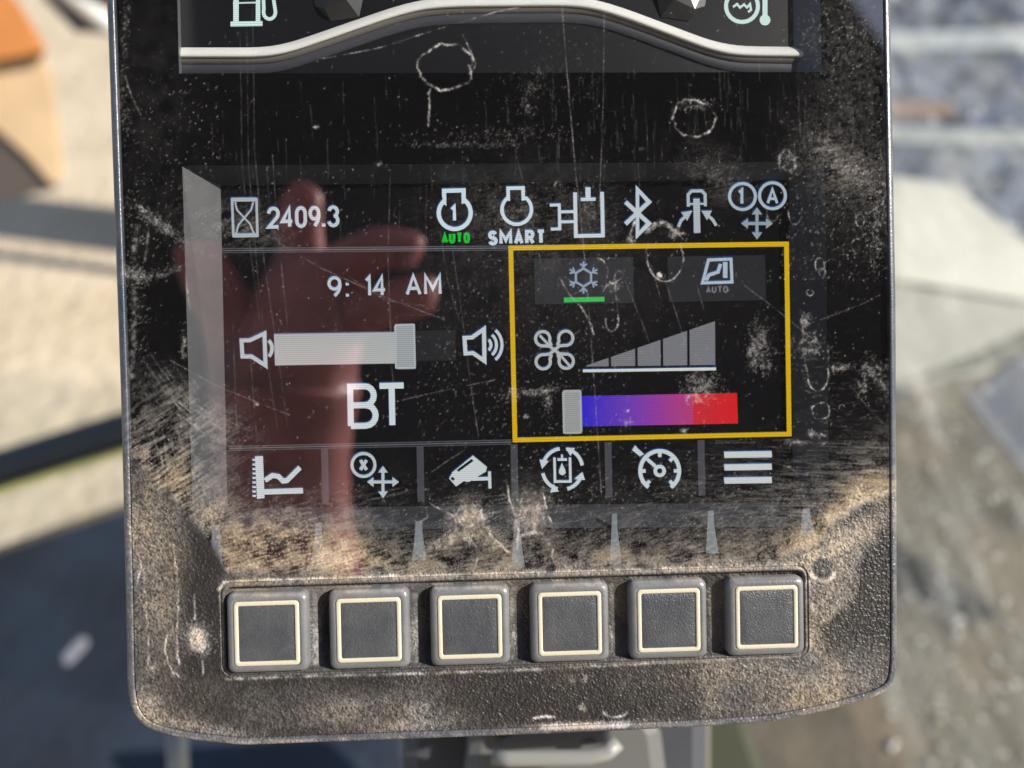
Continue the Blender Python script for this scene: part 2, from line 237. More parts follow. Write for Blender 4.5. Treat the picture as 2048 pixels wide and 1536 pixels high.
for e_, a_ in ((((437, 1180), (448, 1165), (470, 1162), (1000, 1148), (1590, 1132), (1608, 1140)), .9), (((450, 1358), (1000, 1342), (1600, 1312)), .35), (((442, 1190), (446, 1340)), .3)): line(e_, wdt=4, amp=a_, jit=.8)
for k in range(6):
    bx, by = 538+198*k, 1263-7*k; line([(bx-70, by-76), (bx+70, by-78)], wdt=4, amp=.5, jit=1); line([(bx-60, by+58), (bx+66, by+56)], wdt=5, amp=.18, jit=2); line([(bx+92, by-70), (bx+94, by+70)], wdt=7, amp=.3, jit=3)
line(((262, 1425), (300, 1462), (370, 1478), (480, 1488), (700, 1480)), wdt=9, amp=0.75, dens=1.2)
line(((700, 1480), (1100, 1466)), wdt=9, amp=0.4, dens=1.2)
line(((1080, 1455), (1260, 1449)), wdt=9, amp=1.2, dens=1.2)
line(((1260, 1458), (1545, 1443)), wdt=9, amp=0.4, dens=1.2)
line(((1545, 1443), (1650, 1422), (1745, 1396), (1785, 1374)), wdt=9, amp=0.6, dens=1.2)
line(((1790, 1300), (1790, 1000)), wdt=9, amp=0.25, dens=1.2)
line(((226, 500), (240, 900), (256, 1380)), wdt=9, amp=0.12, dens=1.2)
mat_cov = np.clip(mat_cov+np.clip(blur(splat, 1)*.6, 0, .7), 0, .95)
cov = np.clip(glass_cov*(1-matte)+mat_cov*matte, 0, .97)
tan = np.clip(.12+blur(veil*1.2*(1-matte), 10)*2.6, 0, .92)*(1-matte)+matte*np.clip(.35+.1*n25+1.0*blur(mat_d, 6), 0, .95)
height = np.clip(.5+.20*grain*matte+.2*(cov-.3)+.1*(1-matte)*(noise(1.6)*np.clip(cov*2, 0, 1)), 0, 1)
# resample the pixel canvas onto the monitor plane
TW, TH = 1720, 1632
tX, tY = np.meshgrid(U0+(np.arange(TW)+.5)/TW*US, V0+(np.arange(TH)+.5)/TH*VS)
q = O3[:, None, None]+MR[:, 0][:, None, None]*tX+MR[:, 1][:, None, None]*tY
tu = np.clip(CX+FPX*q[0]/-q[2]-CX0, 0, CW-1.01); tv = np.clip(CY-FPX*q[1]/-q[2]-CY0, 0, CH-1.01)
i0 = tv.astype(int); j0 = tu.astype(int); fv = (tv-i0).astype(np.float32); fu = (tu-j0).astype(np.float32)
def resample(a): return a[i0, j0]*(1-fv)*(1-fu)+a[i0+1, j0]*fv*(1-fu)+a[i0, j0+1]*(1-fv)*fu+a[i0+1, j0+1]*fv*fu
def make_image(name, chans):
    im = bpy.data.images.new(name, TW, TH, float_buffer=True, is_data=True)
    arr = np.ones((TH, TW, 4), np.float32)
    for k, c in enumerate(chans): arr[..., k] = resample(c)
    im.pixels.foreach_set(arr.ravel()); im.update(); im.pack(); return im
img = make_image('front_wear', [cov, height, matte]); img2 = make_image('front_dust_tone', [tan, tan, tan])
# ------------------------------------------------------------------ monitor materials
def wear_nodes(t, bump_strength, bdist=0.00035):
    uvn = nd(t, 'ShaderNodeUVMap'); uvn.uv_map = 'UVMap'
    a = nd(t, 'ShaderNodeTexImage', image=img, extension='EXTEND', interpolation='Cubic'); b = nd(t, 'ShaderNodeTexImage', image=img2, extension='EXTEND')
    for n in (a, b): t.links.new(uvn.outputs[0], n.inputs[0])
    sp = nd(t, 'ShaderNodeSeparateColor'); t.links.new(a.outputs[0], sp.inputs[0])
    bp = nd(t, 'ShaderNodeBump'); bp.inputs['Strength'].default_value = bump_strength; bp.inputs['Distance'].default_value = bdist; t.links.new(sp.outputs[1], bp.inputs['Height'])
    dm = nd(t, 'ShaderNodeMix', data_type='RGBA'); dm.inputs[6].default_value = (.53, .54, .56, 1); dm.inputs[7].default_value = (.53, .42, .295, 1); t.links.new(b.outputs[0], dm.inputs[0])
    dd = nd(t, 'ShaderNodeBsdfDiffuse'); t.links.new(dm.outputs[2], dd.inputs[0]); t.links.new(bp.outputs[0], dd.inputs['Normal'])
    return sp, bp, dd
def mat_cover():
    m, t, out = new_mat('cover_glass_and_grained_plastic'); sp, bp, dd = wear_nodes(t, .7, .00045)
    tr = nd(t, 'ShaderNodeBsdfTransparent'); tr.inputs[0].default_value = (.93, .94, .95, 1)
    gl = nd(t, 'ShaderNodeBsdfGlossy'); gl.inputs['Roughness'].default_value = .02; gl.inputs[0].default_value = (1, .97, .98, 1)
    ge = nd(t, 'ShaderNodeNewGeometry'); dt = nd(t, 'ShaderNodeVectorMath', operation='DOT_PRODUCT'); t.links.new(ge.outputs['Incoming'], dt.inputs[0]); t.links.new(ge.outputs['Normal'], dt.inputs[1])
    ab = nd(t, 'ShaderNodeMath', operation='ABSOLUTE'); t.links.new(dt.outputs['Value'], ab.inputs[0]); om = nd(t, 'ShaderNodeMath', operation='SUBTRACT'); om.inputs[0].default_value = 1; t.links.new(ab.outputs[0], om.inputs[1])
    pw = nd(t, 'ShaderNodeMath', operation='POWER'); pw.inputs[1].default_value = 5; t.links.new(om.outputs[0], pw.inputs[0])
    fr = nd(t, 'ShaderNodeMapRange'); fr.inputs[3].default_value = .20; fr.inputs[4].default_value = 1; t.links.new(pw.outputs[0], fr.inputs[0])
    g = nd(t, 'ShaderNodeMixShader'); t.links.new(fr.outputs[0], g.inputs[0]); t.links.new(tr.outputs[0], g.inputs[1]); t.links.new(gl.outputs[0], g.inputs[2])
    pl = nd(t, 'ShaderNodeBsdfPrincipled'); pl.inputs['Base Color'].default_value = (.014, .0128, .0132, 1); pl.inputs['Roughness'].default_value = .44; pl.inputs['Specular IOR Level'].default_value = .34; t.links.new(bp.outputs[0], pl.inputs['Normal'])
    m1 = nd(t, 'ShaderNodeMixShader'); t.links.new(sp.outputs[2], m1.inputs[0]); t.links.new(g.outputs[0], m1.inputs[1]); t.links.new(pl.outputs[0], m1.inputs[2])
    m2 = nd(t, 'ShaderNodeMixShader'); t.links.new(sp.outputs[0], m2.inputs[0]); t.links.new(m1.outputs[0], m2.inputs[1]); t.links.new(dd.outputs[0], m2.inputs[2])
    t.links.new(m2.outputs[0], out.inputs[0]); return m
def mat_plastic(name, col, rough, gain=1.0, base=0.0, nscale=900, bump=.6, fine=.25):
    m, t, out = new_mat(name); sp, bp, dd = wear_nodes(t, bump)
    tc = nd(t, 'ShaderNodeTexCoord'); n = nd(t, 'ShaderNodeTexNoise'); n.inputs['Scale'].default_value = nscale; n.inputs['Detail'].default_value = 5; t.links.new(tc.outputs['Object'], n.inputs['Vector'])
    bp2 = nd(t, 'ShaderNodeBump'); bp2.inputs['Strength'].default_value = fine; bp2.inputs['Distance'].default_value = .0003; t.links.new(n.outputs['Fac'], bp2.inputs['Height']); t.links.new(bp.outputs[0], bp2.inputs['Normal'])
    n2 = nd(t, 'ShaderNodeTexNoise'); n2.inputs['Scale'].default_value = 130; n2.inputs['Detail'].default_value = 8; n2.inputs['Roughness'].default_value = .7; t.links.new(tc.outputs['Object'], n2.inputs['Vector'])
    mr = nd(t, 'ShaderNodeMapRange'); mr.inputs[1].default_value = .38; mr.inputs[2].default_value = .7; mr.inputs[3].default_value = 0; mr.inputs[4].default_value = base*2; t.links.new(n2.outputs['Fac'], mr.inputs[0])
    ma = nd(t, 'ShaderNodeMath', operation='MULTIPLY_ADD', use_clamp=True); ma.inputs[1].default_value = gain; t.links.new(sp.outputs[0], ma.inputs[0]); t.links.new(mr.outputs[0], ma.inputs[2])
    p = nd(t, 'ShaderNodeBsdfPrincipled'); p.inputs['Base Color'].default_value = (*col, 1); p.inputs['Roughness'].default_value = rough; t.links.new(bp2.outputs[0], p.inputs['Normal']); t.links.new(bp2.outputs[0], dd.inputs['Normal'])
    x = nd(t, 'ShaderNodeMixShader'); t.links.new(ma.outputs[0], x.inputs[0]); t.links.new(p.outputs[0], x.inputs[1]); t.links.new(dd.outputs[0], x.inputs[2]); t.links.new(x.outputs[0], out.inputs[0])
    return m
def mat_screen():
    m, t, out = new_mat('lit_screen_pixels'); at = nd(t, 'ShaderNodeAttribute'); at.attribute_name = 'Col'
    uvn = nd(t, 'ShaderNodeUVMap'); uvn.uv_map = 'UVMap'; sx = nd(t, 'ShaderNodeSeparateXYZ'); t.links.new(uvn.outputs[0], sx.inputs[0])
    mu = nd(t, 'ShaderNodeMath', operation='MULTIPLY'); mu.inputs[1].default_value = VS/0.00048*2*math.pi; t.links.new(sx.outputs[1], mu.inputs[0])
    s = nd(t, 'ShaderNodeMath', operation='SINE'); t.links.new(mu.outputs[0], s.inputs[0])
    mr = nd(t, 'ShaderNodeMapRange'); mr.inputs[1].default_value = -1; mr.inputs[2].default_value = 1; mr.inputs[3].default_value = .92/EXPO; mr.inputs[4].default_value = 1.42/EXPO; t.links.new(s.outputs[0], mr.inputs[0])
    e = nd(t, 'ShaderNodeEmission'); t.links.new(at.outputs['Color'], e.inputs[0]); t.links.new(mr.outputs[0], e.inputs[1]); t.links.new(e.outputs[0], out.inputs[0]); return m
M_cover = mat_cover(); M_screen = mat_screen()
M_rim = mat_plastic('dusty_rim_sky_tint', (.03, .038, .056), .3, gain=.75, base=.05, fine=.2, nscale=2200)  # blue in the rim colour imitates a sky reflection
M_tray = mat_plastic('dusty_button_tray_plastic', (.028, .028, .03), .5, gain=.6, base=.05, fine=.5)
M_key = mat_plastic('dusty_grey_key_rubber', (.11, .115, .125), .3, gain=.5, base=.05, fine=.2, nscale=2600, bump=.12)
M_keyface = mat_plastic('dark_key_face', (.045, .05, .06), .36, gain=.22, base=.03, fine=.6, nscale=2600, bump=.15)
M_keyframe = mat_plastic('cream_translucent_key_frame', (.50, .475, .365), .4, gain=.4, base=.08, fine=.08, nscale=2600, bump=.08)
M_mask = simple('black_printed_mask', (.003, .003, .0036), .35)
M_lcd = simple('dark_display_panel', (.0045, .0045, .006), .3)
for m_ in (M_mask, M_lcd):
    b_ = [n for n in m_.node_tree.nodes if n.type == 'BSDF_PRINCIPLED'][0]; b_.inputs['Specular IOR Level'].default_value = .0; b_.inputs['Roughness'].default_value = .8
M_well = simple('grey_display_well', (.034, .037, .045), .5, noise=.2, nscale=300)
M_silver = simple('brushed_silver_trim', (.80, .80, .76), .34, noise=.06, nscale=200)
M_trim2 = simple('grey_trim_bevel', (.16, .15, .135), .45); M_trim3 = simple('dark_trim_step', (.05, .053, .066), .5)
M_print = simple('blue_grey_print', (.17, .2, .23), .5)
# ------------------------------------------------------------------ monitor geometry
mon = bpy.data.objects.new('display_monitor', None); sc.collection.objects.link(mon)
R4 = (CR @ Matrix(MR.tolist())).to_4x4(); R4.translation = Vector((0, 0, CAMZ)) + CR @ Vector(O3)
mon.matrix_world = R4; mon.empty_display_size = .02
tag(mon, 'dusty black machine display with lit lower screen and six square buttons', 'display monitor')
def resamp(pts, n):
    p = np.array(list(pts)+[pts[0]], float); s = np.concatenate([[0], np.cumsum(np.hypot(*np.diff(p, axis=0).T))]); t = np.linspace(0, s[-1], n, endpoint=False)
    return np.stack([np.interp(t, s, p[:, 0]), np.interp(t, s, p[:, 1])], 1)
def rrect(cx, cy, hx, hy, r, n=8):
    o = []
    for sx, sy, a in ((1, 1, 0), (-1, 1, 90), (-1, -1, 180), (1, -1, 270)):
        for k in range(n+1):
            t = math.radians(a+90*k/n); o.append((cx+sx*(hx-r)+r*math.cos(t), cy+sy*(hy-r)+r*math.sin(t)))
    return np.array(o)
def inset(p, d):
    a = np.roll(p, 1, 0); b = np.roll(p, -1, 0); tng = b-a; tng /= np.linalg.norm(tng, axis=1)[:, None]+1e-12
    nrm = np.stack([-tng[:, 1], tng[:, 0]], 1); return p+nrm*d         # ccw polygon: inward normal is the left one
def loft(name, loops, mat, parent, cap_first=False, cap_last=False, smooth=True):
    n = len(loops[0][0]); v = []; f = []
    for p, z in loops: v += [(x, y, z) for x, y in p]
    for k in range(len(loops)-1):
        for i in range(n): j = (i+1) % n; f.append((k*n+i, k*n+j, (k+1)*n+j, (k+1)*n+i))
    if cap_first: f.append(tuple(range(n))[::-1])
    if cap_last: f.append(tuple((len(loops)-1)*n+i for i in range(n)))
    return mesh_obj(name, v, f, mat, parent, smooth=smooth)
out_px = [(208, 0), (222, 400), (236, 800), (246, 1200), (249, 1375), (256, 1420), (275, 1452), (310, 1470), (370, 1484), (480, 1496), (700, 1488), (1100, 1473), (1400, 1459), (1545, 1449), (1650, 1428), (1745, 1402), (1780, 1386), (1796, 1362), (1800, 1310), (1799, 1000), (1797, 600), (1786, 0)]
ol = [tuple(P(x, y)[:2]) for x, y in out_px]
L, Rr, T = ol[0][0], ol[-1][0], .128
tl = [(L+.012*(1-math.cos(a)), T-.012*(1-math.sin(a))) for a in np.radians(np.linspace(90, 0, 7))]
tr = [(Rr-.012*(1-math.cos(a)), T-.012*(1-math.sin(a))) for a in np.radians(np.linspace(0, 90, 7))]
ol = ol+tr+tl
OUT = resamp(ol, 900)
for _ in range(6): OUT = (np.roll(OUT, 1, 0)+2*OUT+np.roll(OUT, -1, 0))/4
mm = .001
loft('housing', [(inset(OUT, 9*mm), -32*mm), (inset(OUT, 7*mm), -31*mm), (inset(OUT, 1.2*mm), -9*mm), (inset(OUT, .35*mm), -4.2*mm), (inset(OUT, .3*mm), -3*mm)], simple('black_housing_plastic', (.03, .03, .033), .5, bump=.3, bscale=900, bdist=.0004), mon, cap_first=True)
loft('rim', [(inset(OUT, .35*mm), -3.3*mm), (inset(OUT, .02*mm), -2.6*mm), (inset(OUT, .05*mm), -1.6*mm), (inset(OUT, .45*mm), -.55*mm), (inset(OUT, 1.0*mm), -.1*mm), (inset(OUT, 1.7*mm), .08*mm), (inset(OUT, 2.05*mm), .02*mm), (inset(OUT, 2.2*mm), -.3*mm), (inset(OUT, 2.25*mm), -1.0*mm)], M_rim, mon)
# front cover: one sheet, glossy over the displays and grained below, with a hole for the button tray
FRONT = inset(OUT, 2.45*mm)[::2]
tl_, tr_, br_, bl_ = [P(*p)[:2] for p in ((437, 1163), (1616, 1131), (1621, 1308), (444, 1362))]
tcx, tcy = (tl_[0]+tr_[0]+br_[0]+bl_[0])/4, (tl_[1]+tr_[1]+br_[1]+bl_[1])/4; thx, thy = (tr_[0]+br_[0]-tl_[0]-bl_[0])/4, (tl_[1]+tr_[1]-bl_[1]-br_[1])/4
def plate(name, outer, holes, z, mat, parent, thick=0, bev=0):
    bm = bmesh.new(); allv = []
    for lp in [outer]+holes:
        vs = [bm.verts.new((x, y, z)) for x, y in lp]
        for i in range(len(vs)): bm.edges.new((vs[i], vs[(i+1) % len(vs)]))
    bmesh.ops.triangle_fill(bm, use_beauty=True, use_dissolve=False, edges=bm.edges[:], normal=(0, 0, 1))
    bm.verts.index_update(); v = [tuple(a.co) for a in bm.verts]; f = [tuple(a.index for a in fc.verts) for fc in bm.faces]; bm.free()
    f = [a if (Vector(v[a[1]])-Vector(v[a[0]])).cross(Vector(v[a[2]])-Vector(v[a[0]])).z > 0 else a[::-1] for a in f]
    n = len(v)
    if thick:
        v2 = [(x, y, zz-thick) for x, y, zz in v]; f2 = [tuple(n+i for i in a[::-1]) for a in f]; k = 0
        for lp in [outer]+holes:
            m_ = len(lp)
            for i in range(m_): j = (i+1) % m_; f2.append((k+i, k+j, n+k+j, n+k+i))
            k += m_
        v, f = v+v2, f+f2
    return mesh_obj(name, v, f, mat, parent)
TR = rrect(tcx, tcy, thx, thy, 2.8*mm)
plate('front_cover', FRONT, [TR], 0, M_cover, mon)
# printed mask behind the glass with the two display openings
lo_px = [(363, 330), (1652, 322), (1661, 1053), (385, 1062)]; up_px = [(357, 147), (1645, 144)]
LO = np.array([P(x, y, -1.2*mm)[:2] for x, y in lo_px])[::-1]
upl, upr = P(*up_px[0], -1.2*mm), P(*up_px[1], -1.2*mm)
UP = np.array([(upl[0], upl[1]), (upr[0], upr[1]), (upr[0], .118), (upl[0], .118)])
plate('mask', inset(OUT, 2.6*mm)[::3], [LO, UP, inset(TR, -.3*mm)], -1.2*mm, M_mask, mon, thick=.4*mm)
ZD = -8*mm
ld_px = [(441, 371), (1577, 360), (1587, 1004), (455, 1017)]
LD = np.array([P(x, y, ZD)[:2] for x, y in ld_px])[::-1]
v = [(x, y, -1.61*mm) for x, y in LO]+[(x, y, ZD) for x, y in LD]
mesh_obj('display_well', v, [(i, (i+1) % 4, 4+(i+1) % 4, 4+i) for i in range(4)], M_well, mon)
v = [(x, y, ZD-.05*mm) for x, y in inset(LD, -.4*mm)]+[(x, y, ZD-2*mm) for x, y in inset(LD, -.4*mm)]
scr = mesh_obj('lower_screen', v, [(0, 1, 2, 3), (0, 4, 5, 1), (1, 5, 6, 2), (2, 6, 7, 3), (3, 7, 4, 0)], M_lcd, mon)
# ---- screen graphics in photo pixels
WH, GY = (205, 215, 220), (112, 113, 117)
def ribbon(pts, w, closed=False):
    p = np.array(pts, float); n = len(p); r = []
    for i in range(n):
        a = p[i-1] if (i > 0 or closed) else None; b = p[(i+1) % n] if (i < n-1 or closed) else None
        d1 = None if a is None else (p[i]-a)/(np.linalg.norm(p[i]-a)+1e-9); d2 = None if b is None else (b-p[i])/(np.linalg.norm(b-p[i])+1e-9)
        d1 = d2 if d1 is None else d1; d2 = d1 if d2 is None else d2
        n1_, n2_ = np.array([-d1[1], d1[0]]), np.array([-d2[1], d2[0]]); m_ = n1_+n2_; L_ = np.linalg.norm(m_)
        m_ = n1_ if L_ < .2 else m_/L_; k = 1/max(.45, float(m_ @ n1_)); r.append((p[i]+m_*k*w/2, p[i]-m_*k*w/2))
    o = []
    for i in range(n if closed else n-1):
        j = (i+1) % n; o.append([r[i][0], r[j][0], r[j][1], r[i][1]])
    return o
def arc(cx, cy, rx, ry, a0, a1, n=20): return [(cx+rx*math.cos(math.radians(a0+(a1-a0)*k/n)), cy+ry*math.sin(math.radians(a0+(a1-a0)*k/n))) for k in range(n+1)]
def box(x0, y0, x1, y1): return [(x0, y0), (x1, y0), (x1, y1), (x0, y1)]
SK = -0.0225                                                       # the rows of the screen climb to the right
def skew(pts, cx, cy): return [(x+(y-cy)*.02, y+(x-cx)*SK) for x, y in pts]
def gfx(name, polys, col=WH, fringe=True, z=.1, step=.004, parent=None, zbase=None, label=None):
    """polys: list of point lists, or (points, colour or corner colours); photo pixels -> one mesh on the screen"""
    zb = ZD if zbase is None else zbase; V, Fc, C = [], [], []
    items = [(p[0], p[1]) if isinstance(p, tuple) and len(p) == 2 and isinstance(p[1], (tuple, list)) and isinstance(p[0], list) else (p, col) for p in polys]
    layers = []
    if fringe: layers += [([(x-1.2, y-2.6) for x, y in p], (20, 66, 110)) for p, c in items]
    layers += items
    for k, (p, c) in enumerate(layers):
        h = zb+z*mm+k*step*mm*(1 if len(layers) < 40 else .25); b = len(V); V += [P(x, y, h) for x, y in p]; Fc.append(tuple(range(b, b+len(p))))
        C.append([lin(q_) for q_ in c] if isinstance(c, list) else lin(c))
    o = mesh_obj(name, V, Fc, M_screen, parent or scr, cols=C)
    if label: o['label'] = label
    return o
GL = {
 '0': [arc(.5, .3, .5, .3, 180, 360, 10)+arc(.5, .7, .5, .3, 0, 180, 10)+[(0, .3)]], 'O': [arc(.5, .3, .5, .3, 180, 360, 10)+arc(.5, .7, .5, .3, 0, 180, 10)+[(0, .3)]],
 '1': [[(.12, .2), (.62, 0), (.62, 1)]], '2': [arc(.5, .28, .5, .28, 180, 360, 10)+[(.93, .45), (0, 1), (1, 1)]], '3': [arc(.5, .25, .46, .25, 190, 440, 12), arc(.5, .73, .5, .27, -80, 170, 12)],
 '4': [[(.72, 1), (.72, 0), (0, .72), (1, .72)]], '9': [arc(.5, .31, .5, .31, 0, 360, 16), [(1, .3), (1, .5), (.86, .75), (.5, 1)]], '.': [[(.5, .88), (.5, 1.05)]], ':': [[(.5, .30), (.5, .44)], [(.5, .9), (.5, 1.04)]],
 'A': [[(0, 1), (.5, 0), (1, 1)], [(.2, .68), (.8, .68)]], 'U': [[(0, 0), (0, .68)]+arc(.5, .68, .5, .32, 180, 0, 10)+[(1, 0)]], 'T': [[(-.05, 0), (1.05, 0)], [(.5, 0), (.5, 1)]],
 'S': [arc(.5, .25, .48, .25, -20, -270, 12)+arc(.5, .75, .5, .25, -90, 165, 12)], 'M': [[(0, 1), (0, 0), (.5, .72), (1, 0), (1, 1)]], 'R': [[(0, 1), (0, 0), (.55, 0)]+arc(.58, .26, .38, .26, -90, 90, 8)+[(0, .52)], [(.5, .52), (1, 1)]],
 'B': [[(0, 1), (0, 0), (.55, 0)]+arc(.58, .24, .36, .24, -90, 90, 8)+[(0, .48)], [(0, .48), (.58, .48)]+arc(.6, .74, .4, .26, -90, 90, 8)+[(0, 1)]], 'X': [[(.05, 0), (.95, 1)], [(.95, 0), (.05, 1)]]}
def text(glyphs, y0, y1, w):
    """glyphs: (character, x0, x1) in photo pixels"""
    o = []
    for ch, x0, x1 in glyphs:
        a, b, c, d = x0+w/2, x1-w/2, y0+w/2, y1-w/2
        for path in GL[ch]: o += ribbon([(a+(b-a)*px, c+(d-c)*py) for px, py in path], w)
    return o
def sk(polys, cx, cy): return [skew(p, cx, cy) for p in polys]
def spread(s, x0, x1, gap, wide={}):
    tot = sum(wide.get(c, 1) for c in s); u = (x1-x0-gap*(len(s)-1))/tot; o = []; x = x0
    for c in s: ww = u*wide.get(c, 1); o.append((c, x, x+ww)); x += ww+gap
    return o
SQ = {'1': .62, '.': .42, ':': .4, 'M': 1.35, 'T': .95}
hg = ribbon([(464, 399.5), (513, 399)], 8)+ribbon([(466, 471), (516, 470)], 8)+ribbon([(464, 396), (467, 474)], 5)+ribbon([(513, 396), (515, 474)], 5)
hg += ribbon([(470, 404), (474, 420), (487, 434), (500, 448), (508, 468)], 3.4)+ribbon([(507, 404), (502, 420), (490, 434), (477, 450), (472, 468)], 3.4)
gfx('hourglass_icon', hg, (176, 180, 184))
gfx('hour_readout', sk(text([('2', 534, 560), ('4', 561, 588), ('0', 590, 614), ('9', 617, 641), ('.', 641, 653), ('3', 654, 679)], 412, 456, 7), 606, 434), (196, 205, 210))
def engine(cx, cy, r, w, nx0, nx1, ny): return ribbon([(nx0, cy-r*.72), (nx0, ny), (nx1, ny), (nx1, cy-r*.72)]+arc(cx, cy, r, r, -48, 228, 30), w, True)
gfx('engine_mode_icon', sk(engine(909.5, 426, 32, 8.5, 889, 928, 381)+text([('1', 899, 916)], 410, 444, 6.5), 909, 426), (208, 224, 232))
gfx('auto_caption', sk(text(spread('AUTO', 883, 940, 1.5), 465, 487, 5.6), 911, 476), (20, 190, 48), fringe=False)
gfx('smart_mode_icon', sk(engine(1033.5, 419, 29.5, 7, 1017, 1047, 376), 1033, 420), (208, 222, 230))
gfx('smart_caption', sk(text(spread('SMART', 976, 1091, 3, SQ), 460, 490, 7), 1033, 475), (205, 215, 224))
gfx('cylinder_icon', sk(ribbon([(1151, 385), (1151, 472), (1205, 472), (1205, 385)], 7.5)+ribbon([(1162, 399), (1192, 399)], 6.5)+ribbon([(1177, 375), (1177, 398)], 10)+ribbon([(1100, 409), (1119, 409), (1119, 457), (1101, 457)], 6)+ribbon([(1120, 423), (1148, 423)], 5.5)+ribbon([(1120, 443), (1148, 443)], 5.5), 1155, 430), (205, 214, 220))
gfx('bluetooth_icon', ribbon([(1251, 404), (1298, 447), (1275, 470), (1275, 379), (1298, 404), (1251, 448)], 8.5), (196, 206, 212))
tool = ribbon([(1377, 413), (1377, 389), (1384, 382), (1404, 382), (1411, 389), (1411, 413)], 6)+[box(1387, 397, 1400, 466)]+ribbon([(1380, 408), (1408, 408)], 4)
tool += ribbon([(1356, 453), (1362, 440), (1376, 428)], 6)+[[(1362, 424), (1385, 421), (1374, 441)]]+ribbon([(1432, 452), (1425, 440), (1412, 428)], 6)+[[(1424, 422), (1403, 422), (1414, 441)]]
gfx('work_tool_icon', sk(tool, 1394, 425), (178, 187, 192))
def cross(cx, cy, r, w, h):
    o = ribbon([(cx-r+h, cy), (cx+r-h, cy)], w)+ribbon([(cx, cy-r+h), (cx, cy+r-h)], w)
    for dx, dy in ((1, 0), (-1, 0), (0, 1), (0, -1)): o.append([(cx+dx*r, cy+dy*r), (cx+dx*(r-h)-dy*h*.75, cy+dy*(r-h)+dx*h*.75), (cx+dx*(r-h)+dy*h*.75, cy+dy*(r-h)-dx*h*.75)])
    return o
gfx('pattern_one_icon', ribbon(arc(1485, 393, 26, 26, 0, 345, 30), 6, True)+text([('1', 1474, 1491)], 377, 410, 6), (172, 187, 196))
gfx('pattern_letter_icon', ribbon(arc(1545, 391.5, 26, 26, 0, 345, 30), 6, True)+text([('A', 1533, 1557)], 376, 409, 5.5), (172, 187, 196))
gfx('direction_arrows_icon', cross(1514, 447, 32, 6, 14), (150, 160, 166))
def rule(name, x0, y0, x1, y1):
    dy = (y1-y0)/(x1-x0); return gfx(name, [([(x0, y0+o), (x1, y1+o), (x1, y1+o+2.2), (x0, y0+o+2.2)], c) for o, c in ((-4, (84, 85, 90)), (0, (104, 105, 110)), (4, (76, 77, 82)))], fringe=False)
rule('divider_line', 444, 500, 1016, 495); rule('divider_line', 458, 896, 1023, 883)
gfx('clock_readout', sk(text([('9', 655, 683), (':', 687, 702), ('1', 728, 747), ('4', 746, 773), ('A', 811, 843), ('M', 848, 883)], 550, 593, 6.2), 768, 572), (190, 202, 210))
spk = ribbon([(483, 681), (500, 680.5), (529, 667), (531, 731), (503, 713), (485, 713)], 8, True)+ribbon(arc(532, 697, 12, 18, -62, 62, 10), 7)
gfx('volume_low_icon', spk, (188, 194, 197))
ld = ribbon([(929, 676), (944, 675), (968, 658), (969, 722), (946, 706), (931, 707)], 8, True)
for r_, w_ in ((12, 6), (23, 6), (34, 6)): ld += ribbon(arc(970, 690, r_, r_*1.1, -52, 52, 12), w_)
gfx('volume_high_icon', ld, (198, 206, 210))
gfx('volume_track', [[(831, 662), (911, 660), (912, 721), (832, 723)]], (38, 38, 41), fringe=False)
gfx('volume_bar', [([(548, 668), (789, 664), (790, 727), (550, 731)], [(172, 176, 176), (172, 176, 176), (182, 183, 180), (182, 183, 180)])], (174, 177, 176), z=.12)
gfx('volume_knob', [(p, (160, 165, 167)) for p in [[(793, 648), (826, 647), (830, 652), (832, 732), (827, 738), (795, 738.5), (790, 734), (788, 653)]]]+[(p, (180, 186, 188)) for p in ribbon([(791, 650), (828, 649), (830, 736), (792, 736)], 3, True)], z=.16, fringe=False)
gfx('source_readout', sk(text([('B', 695, 757), ('T', 756, 812)], 766, 857, 12), 753, 811), (210, 219, 222))
gfx('climate_frame', ribbon([(1021.5, 496), (1573, 488), (1578.5, 868), (1030, 880)], 9.5, True), (216, 176, 20), fringe=False)
gfx('climate_button', [[(1068, 517), (1266, 514), (1268, 606), (1070, 609)]], (46, 46, 50), fringe=False, z=.06); gfx('climate_button', [[(1335, 513), (1530, 510), (1532, 600), (1337, 604)]], (43, 43, 47), fringe=False, z=.06)
sn = ribbon(arc(1167, 555, 17.5, 18, 30, 330, 5), 4.5, True)
for k in range(6):
    a = math.radians(60*k+90); ca, sa = math.cos(a), math.sin(a); f_ = lambda r, s: (1167+ca*r-sa*s, 555+sa*r+ca*s)
    sn += ribbon([f_(16, 0), f_(32, 0)], 3.6)+ribbon([f_(28, -7), f_(21, 0), f_(28, 7)], 3.4)
gfx('snowflake_icon', sn, (150, 160, 172)); gfx('active_bar', [[(1128, 595), (1209, 593.5), (1209, 603), (1128, 605)]], (62, 188, 88), fringe=False)
seat = ribbon([(1417, 520), (1462, 518), (1464, 564), (1405, 566)], 6, True)+ribbon([(1412, 561), (1418, 550), (1436, 544), (1441, 528)], 7)+[box(1446, 524, 1455, 556)]
gfx('seat_air_icon', seat, (176, 190, 200)); gfx('auto_caption', sk(text(spread('AUTO', 1412, 1456, 2), 572, 586, 3), 1434, 578), (118, 120, 126), fringe=False)
fan = []
for sx, sy in ((1, 1), (-1, 1), (1, -1), (-1, -1)):
    fan += ribbon([(1109+sx*4, 700+sy*3), (1109+sx*10, 700+sy*8)]+[(1109+sx*(23+14.5*math.cos(t)), 700+sy*(23+14.5*math.sin(t))) for t in np.radians(np.linspace(-100, 200, 14))]+[(1109+sx*6, 700+sy*9)], 6)
gfx('fan_icon', sk(fan+ribbon([(1080, 670), (1098, 690)], 5)+ribbon([(1120, 710), (1140, 734)], 5)+[box(1104, 695, 1114, 705)], 1109, 700), (182, 184, 182))
def ry(x): return 733-(x-1167)*.012
